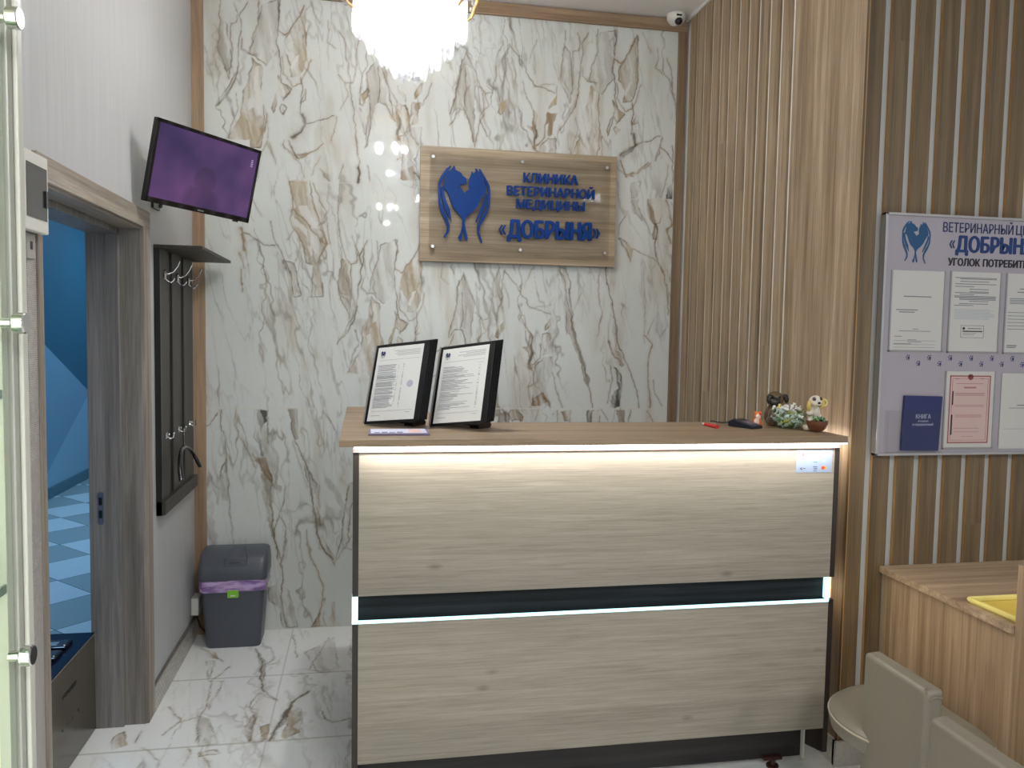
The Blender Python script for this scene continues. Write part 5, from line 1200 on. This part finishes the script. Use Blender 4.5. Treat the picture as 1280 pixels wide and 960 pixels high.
for a, b_, z0, z1 in [(2.096, 2.190, 1.605, 1.606), (2.096, 2.190, 1.562, 1.563), (2.096, 2.097, 1.562, 1.606), (2.189, 2.190, 1.562, 1.606), (2.104, 2.184, 1.583, 1.587), (2.125, 2.18, 1.594, 1.596), (2.104, 2.16, 1.577, 1.578), (2.104, 2.15, 1.572, 1.573)]: f.box(a, b_, y0, y1, z0, z1)
f.prism(circ(2.108, 1.595, .005, 8), y0, y1); mk('stamp_box', f, M_INKD, d2)
d3 = doc(2.2785, 2.4755, 1.5125, 1.796, 'white document at the top right of the notice board, cut by the picture edge')
lines(d3, [(2.29, 2.46, 1.705-k*.006, .0024) for k in range(4)]+[(2.33, 2.46, 1.74, .003), (2.32, 2.46, 1.728, .003)]+[(2.285, 2.46, 1.655-k*.012, .002) for k in range(6)]+[(2.288, 2.33, 1.534, .004), (2.288, 2.325, 1.528, .003)])
M_ROSE = plain('rose_licence_paper', (186, 158, 152), 0.55); M_RED = plain('dark_red_print', (128, 64, 66), 0.55)
d4 = doc(2.0505, 2.2455, 1.1665, 1.441, 'rose-coloured licence with a dark red ornamental border, bottom middle of the notice board')
mk('rose_field', MB().box(2.062, 2.232, NY-0.0022, NY-0.0018, 1.180, 1.428), M_ROSE, d4)
f = MB(); y0, y1 = NY-0.0026, NY-0.0022
for e, t in ((0.0, 0.0035), (0.010, 0.001)):
    a0, a1, b0, b1 = 2.064+e, 2.230-e, 1.182+e, 1.426-e
    f.box(a0, a1, y0, y1, b0, b0+t); f.box(a0, a1, y0, y1, b1-t, b1); f.box(a0, a0+t, y0, y1, b0, b1); f.box(a1-t, a1, y0, y1, b0, b1)
f.prism(circ(2.147, 1.421, .011, 16), y0, y1); mk('ornamental_border', f, M_RED, d4)
lines(d4, [(2.122, 2.172, 1.380, .006), (2.09, 2.20, 1.396, .002), (2.085, 2.10, 1.413, .003), (2.19, 2.20, 1.413, .003)]+[(2.086, 2.208, 1.362-k*.004, .0016) for k in range(3)]+[(2.086, 2.208, 1.318-k*.004, .0014) for k in range(2)]+[(2.09, 2.20, 1.282, .002), (2.09, 2.20, 1.276, .002), (2.09, 2.19, 1.235, .0016), (2.09, 2.19, 1.222, .0016), (2.12, 2.17, 1.205, .0016)], plain('rose_ink', (150, 106, 104), 0.6), 0.0005)
lines(d4, [(2.0755, 2.080, 1.32, .05)], M_INKD, 0.0008, 'side_text'); lines(d4, [(2.074, 2.080, 1.212, .073)], M_INKD, 0.0008, 'side_text')
d5 = doc(2.276, 2.482, 1.160, 1.436, 'plain white sheet at the bottom right of the notice board', yo=0.001)
lines(d5, [(2.292, 2.46, 1.232, .001), (2.345, 2.46, 1.318, .003), (2.312, 2.46, 1.308, .002)], yo=0.001)
gbk = thing('guest_book', 'navy blue visitor book in a clear pocket at the bottom left of the notice board', 'book', (1.95, NY, 1.157))
f = MB(); f.prism([(1.874, 1.158), (2.023, 1.156), (2.030, 1.351), (1.879, 1.354)], NY-0.012, NY-0.002); mk('cover', f, plain('navy_cover', (26, 32, 84), 0.4, var=0.06), gbk, bevel=0.001)
M_LG = plain('pale_lettering', (170, 172, 190), 0.5); yb = (NY-0.0126, NY-0.0118)
for s_, bx in [('КНИГА', (1.926, 1.985, 1.272, 1.288)), ('отзывов', (1.934, 1.976, 1.260, 1.267)), ('и предложений', (1.914, 1.996, 1.247, 1.256))]: mk('lettering', text(s_, bx, yb, 0.01), M_LG, gbk)
mk('clear_pocket', MB().box(1.812, 2.032, NY-0.018, NY-0.0165, 1.152, 1.302).box(1.812, 2.032, NY-0.018, NY-0.001, 1.150, 1.152).box(1.812, 1.8135, NY-0.018, NY-0.001, 1.152, 1.302), M_ACRYL, nb, label='clear plastic pocket')

# ------------------------------------------------------------------ side counter with partition, tray
sd = thing('side_counter', 'low oak counter with a panelled side in the right foreground', 'counter', (2.3, 2.2, 0))
PZ = 0.735; PXL = 1.845
mk('side_panel', MB().box(PXL, PXL+0.018, 1.952, 2.545, 0.0, PZ-0.024, 0.4), M_SIDEWOOD, sd, bevel=0.001)
mk('end_strip', MB().box(PXL+0.001, PXL+0.018, 2.545, 2.5555, 0.0, PZ-0.026, 0.4), plain('grey_board_edge', (142, 134, 124), 0.5), sd)
mk('worktop', MB().box(PXL-0.012, 3.4, 1.952, 2.555, PZ-0.024, PZ, 0.5), M_SIDETOP, sd, bevel=0.0012)
mk('tall_panel', MB().box(PXL-0.004, PXL+0.018, 1.15, 1.950, 0.0, 0.915, 0.8), M_SIDEWOOD, sd, bevel=0.001, label='taller side panel nearest the viewer')
tr_ = thing('yellow_tray', 'yellow flat tray with a raised rim lying on the side counter', 'tray', (1.98, 2.07, PZ))
M_YTR = plain('yellow_plastic', (226, 200, 96), 0.35, var=0.05)
mk('base', MB().box(1.862, 2.14, 1.957, 2.150, PZ, PZ+0.004), M_YTR, tr_)
f = MB(); f.tube([(1.862, 1.957, PZ+0.011), (2.14, 1.957, PZ+0.011), (2.14, 2.15, PZ+0.011), (1.862, 2.15, PZ+0.011)], 0.009, 8, closed=True); mk('rim', f, plain('pale_yellow_plastic', (236, 218, 130), 0.35), tr_, smooth=True)
mk('sheet', MB().box(1.89, 2.12, 1.975, 2.13, PZ+0.004, PZ+0.007), plain('yellow_sheet', (222, 190, 84), 0.5, var=0.1, scale=20), tr_)

# ------------------------------------------------------------------ two upholstered chairs
def chair(name_label, bx, y0, y1, scx, scy, gl, rr=0.236):
    t = thing('waiting_chair', name_label, 'chair', (scx, scy, 0), group=gl)
    # backrest : padded slab, slightly bulged towards the viewer, stitched corners
    f = MB(); nz, ny = 10, 8; vs = []; fs = []
    for i in range(nz+1):
        z = 0.16+(0.628-0.16)*i/nz
        for j in range(ny+1):
            u = j/ny; y = y0+(y1-y0)*u; bul = 0.012*math.sin(math.pi*u)*math.sin(math.pi*min(1, (i+0.5)/nz)); vs.append((bx-0.006-bul, y, z))
    o_ = len(vs)
    for i in range(nz+1):
        z = 0.16+(0.628-0.16)*i/nz
        for j in range(ny+1): vs.append((bx+0.046, y0+(y1-y0)*j/ny, z+0.004))
    W = ny+1
    for i in range(nz):
        for j in range(ny):
            a = i*W+j; fs.append((a, a+1, a+W+1, a+W)); fs.append((o_+a+W, o_+a+W+1, o_+a+1, o_+a))
    for i in range(nz):
        fs.append((i*W, (i+1)*W, o_+(i+1)*W, o_+i*W)); fs.append((i*W+ny, o_+i*W+ny, o_+(i+1)*W+ny, (i+1)*W+ny))
    for j in range(ny):
        fs.append((j, o_+j, o_+j+1, j+1)); fs.append((nz*W+j, nz*W+j+1, o_+nz*W+j+1, o_+nz*W+j))
    f.add(vs, fs); bk_ = mk('backrest', f, M_LEATHER, t, bevel=0.012, smooth=True, segs=4)
    s_ = MB(); s_.tube([(bx+0.0, y0-0.0015, 0.606), (bx+0.020, y0-0.002, 0.613), (bx+0.04, y0-0.0015, 0.609)], 0.0022, 6); s_.tube([(bx+0.0, y0+0.004, 0.622), (bx-0.004, y0+0.012, 0.629), (bx+0.01, y0+0.022, 0.631)], 0.0022, 6)
    mk('stitched_fold', s_, plain('seam_taupe', (122, 112, 98), 0.5), bk_)
    def dsec(z, k): return [(min(scx+rr*k*math.cos(a_), 1.80), scy+rr*k*math.sin(a_), z) for a_ in [2*math.pi*i/48 for i in range(48)]]
    st = mk('seat', loft([dsec(.330, .93), dsec(.336, .965), dsec(.36, .985), dsec(.378, .99), dsec(.386, .985), dsec(.396, .93), dsec(.401, .80), dsec(.403, .5)]), M_LEATHER, t, smooth=True, label='round padded seat')
    s_ = MB(); s_.tube([(x, y, z) for x, y, z in dsec(.3795, .995)], 0.0032, 6, closed=True); mk('piping', s_, plain('piping_taupe', (176, 166, 148), 0.4), st, smooth=True)
    for lx, ly in ((-.06, -.08), (-.06, .06), (.08, -.08), (.08, .06)):
        mk('leg', MB().cyl((scx+lx, scy+ly, 0.331), (scx+lx*1.15, scy+ly*1.15, 0.0), 0.013, 0.010, 12), M_STEEL, t, smooth=True)
    s_ = MB(); [s_.tube([(bx+0.02, y_, 0.20), (bx+0.03, y_*0.5+scy*0.5, 0.30), (scx-0.06, scy, 0.322)], 0.009, 8) for y_ in (y0+0.05, y1-0.05)]; mk('back_support', s_, M_STEEL, t, smooth=True)
    return t
chair('taupe padded chair by the oak corner, farther one with its round seat showing', 1.462, 1.812, 2.082, 1.662, 2.135, 'taupe padded chairs along the side counter')
chair('taupe padded chair nearest the viewer, only its backrest top showing', 1.372, 1.395, 1.692, 1.545, 1.47, 'taupe padded chairs along the side counter', 0.16)

# ------------------------------------------------------------------ glass display cabinet, left foreground
cb_ = thing('display_cabinet', 'lit glass display cabinet with metal profiles at the left edge', 'cabinet', (-0.68, 1.1, 0))
M_CREAM = plain('cream_panel', (232, 227, 208), 0.5, var=0.01)
mk('back_panel', MB().box(XL+0.002, XL+0.016, 0.70, 1.43, 0.05, 2.35), M_CREAM, cb_)
mk('end_panel', MB().box(XL+0.016, -0.572, 1.412, 1.43, 0.05, 2.35), M_CREAM, cb_)
f = MB(); f.box(-0.578, -0.548, 1.392, 1.430, 0.0, 2.4); mk('corner_post', f, M_ALU, cb_, bevel=0.002)
f = MB(); f.box(-0.548, -0.540, 1.408, 1.428, 0.0, 2.4); mk('post_trim', f, plain('pale_profile', (206, 204, 192), 0.35), cb_, bevel=0.002)
mk('inner_profile', MB().box(-0.572, -0.556, 1.370, 1.392, 0.05, 2.35), plain('greenish_profile', (186, 188, 176), 0.4), cb_, bevel=0.001)
mk('glass_front', MB().box(-0.552, -0.546, 0.70, 1.369, 0.06, 2.34), glass('cabinet_glass', (252, 254, 250), 0.06), cb_)
mk('plinth', MB().box(XL+0.002, -0.545, 0.70, 1.43, 0.0, 0.05), M_ALU, cb_); mk('top', MB().box(XL+0.002, -0.535, 0.70, 1.43, 2.35, 2.40), M_ALU, cb_)
M_GEDGE = plain('green_glass_edge', (132, 150, 140), 0.15)
for z in (1.772, 1.437, 1.128, 0.70):
    sh = mk('glass_shelf', MB().box(XL+0.016, -0.560, 0.72, 1.40, z, z+0.008), M_GLASS, cb_); mk('shelf_edge', MB().box(-0.560, -0.556, 0.72, 1.368, z-0.003, z+0.011), M_GEDGE, sh)
for z in (2.008, 1.552, 1.030):
    f = MB(); f.cyl((-0.546, 1.347, z), (-0.530, 1.347, z), 0.008, 0.008, 18); f.cyl((-0.530, 1.347, z), (-0.527, 1.347, z), 0.013, 0.0165, 28); f.cyl((-0.527, 1.347, z), (-0.513, 1.347, z), 0.0165, 0.0165, 28); f.cyl((-0.513, 1.347, z), (-0.511, 1.347, z), 0.0165, 0.0145, 28)
    mk('glass_connector', f, M_CHROME, cb_, smooth=True, label='round chrome glass connector')
mk('light_strip', MB().box(-0.815, -0.808, 0.74, 0.76, 0.1, 2.3), emissive('cabinet_led', (255, 250, 232), 8), cb_)
area('cabinet_strip_light', (-0.69, 0.78, 1.3), 0.10, 2.2, 4.0, (1.0, 0.98, 0.9), (R(90), 0, 0))
pk = thing('small_packet', 'small brown and blue packet on the cabinet shelf at the left edge', 'packet', (-0.62, 1.36, 1.139))
mk('box', MB().box(-0.64, -0.585, 1.30, 1.385, 1.1363, 1.182), plain('packet_beige', (176, 158, 138), 0.5, var=0.15, scale=60), pk, bevel=0.002)
mk('lid_band', MB().box(-0.642, -0.583, 1.298, 1.387, 1.172, 1.1835), plain('packet_blue', (96, 104, 190), 0.5), pk)

# ------------------------------------------------------------------ intercom
ic = thing('intercom_monitor', 'white wall intercom monitor with a dark screen beside the door header', 'intercom', (XL+0.02, 2.19, 1.78))
IX = XL+0.013
mk('housing', MB().box(IX, IX+0.022, 2.11, 2.256, 1.780, 1.972), M_WHITEP, ic, bevel=0.003)
s_ = mk('screen', MB().box(IX+0.022, IX+0.0235, 2.12, 2.244, 1.812, 1.942), plain('dark_glass', (66, 64, 64), 0.12), ic); mk('handset_shadow_bar', MB().box(IX+0.0235, IX+0.028, 2.226, 2.238, 1.845, 1.887), M_BLACKG, s_, bevel=0.001)
kp = thing('wall_switch_plate', 'narrow grey control plate on the wall just below the intercom', 'switch plate', (XL+0.01, 2.26, 1.73))
mk('plate', MB().box(XL+0.0065, XL+0.012, 2.18, 2.228, 1.715, 1.776), plain('grey_plate', (168, 162, 158), 0.4), kp, bevel=0.001); mk('slot', MB().box(XL+0.012, XL+0.013, 2.198, 2.211, 1.738, 1.758), M_BLACK, kp)

# ------------------------------------------------------------------ shoe-cover dispenser in the doorway
sv = thing('shoe_cover_dispenser', 'glossy dark boxy machine with three lit windows standing in the doorway', 'dispenser', (-1.13, 2.9, 0))
M_DKM = plain('dark_bronze_panel', (78, 72, 62), 0.22, var=0.03)
mk('body', MB().box(-1.265, -1.014, 2.55, 3.228, 0.0, 0.372), M_BLACK, sv, bevel=0.002)
mk('side_panel', MB().box(-1.014, -1.010, 2.55, 3.230, 0.004, 0.376), M_DKM, sv)
mk('top_plate', MB().box(-1.268, -1.010, 2.548, 3.231, 0.3725, 0.381), plain('navy_gloss_top', (12, 20, 44), 0.12, spec=0.2), sv, bevel=0.001)
mk('edge_trim', MB().box(-1.0115, -1.0085, 2.548, 3.231, 0.3735, 0.3785), plain('thin_trim', (150, 138, 118), 0.3, metal=0.6), sv)
for y0_, nm, c_ in ((3.055, 'grey', (88, 110, 124)), (2.955, 'teal', (34, 96, 112)), (2.86, 'red', (196, 34, 44))):
    f = MB(); f.box(-1.145, -1.055, y0_, y0_+0.078, 0.381, 0.394); w_ = mk('window_frame', f, M_BLACKG, sv, bevel=0.003)
    g_ = mk('window_glass', MB().box(-1.138, -1.062, y0_+0.007, y0_+0.071, 0.394, 0.3955), plain('window_'+nm, (44, 52, 62), 0.08) , w_)
    mk('window_content', MB().box(-1.128, -1.09, y0_+0.014, y0_+0.050, 0.3955, 0.3962), plain('content_'+nm, c_, 0.3), g_)
    f = MB(); f.ball((-1.062, y0_+0.012, 0.396), 0.003, 8); mk('window_led', f, M_WHITEP, w_)
for y_ in (2.888, 2.935, 2.985, 3.04):
    mk('indicator_hole', MB().cyl((-1.0101, y_, 0.165), (-1.0085, y_, 0.165), 0.0045, n=12), M_BLACK, sv)
f = MB()
for k in range(9): f.box(-1.0098, -1.0088, 2.893+k*0.015, 2.902+k*0.015, 0.268+0.004*(k % 2), 0.284)
mk('raised_letters', f, M_BLACK, sv)
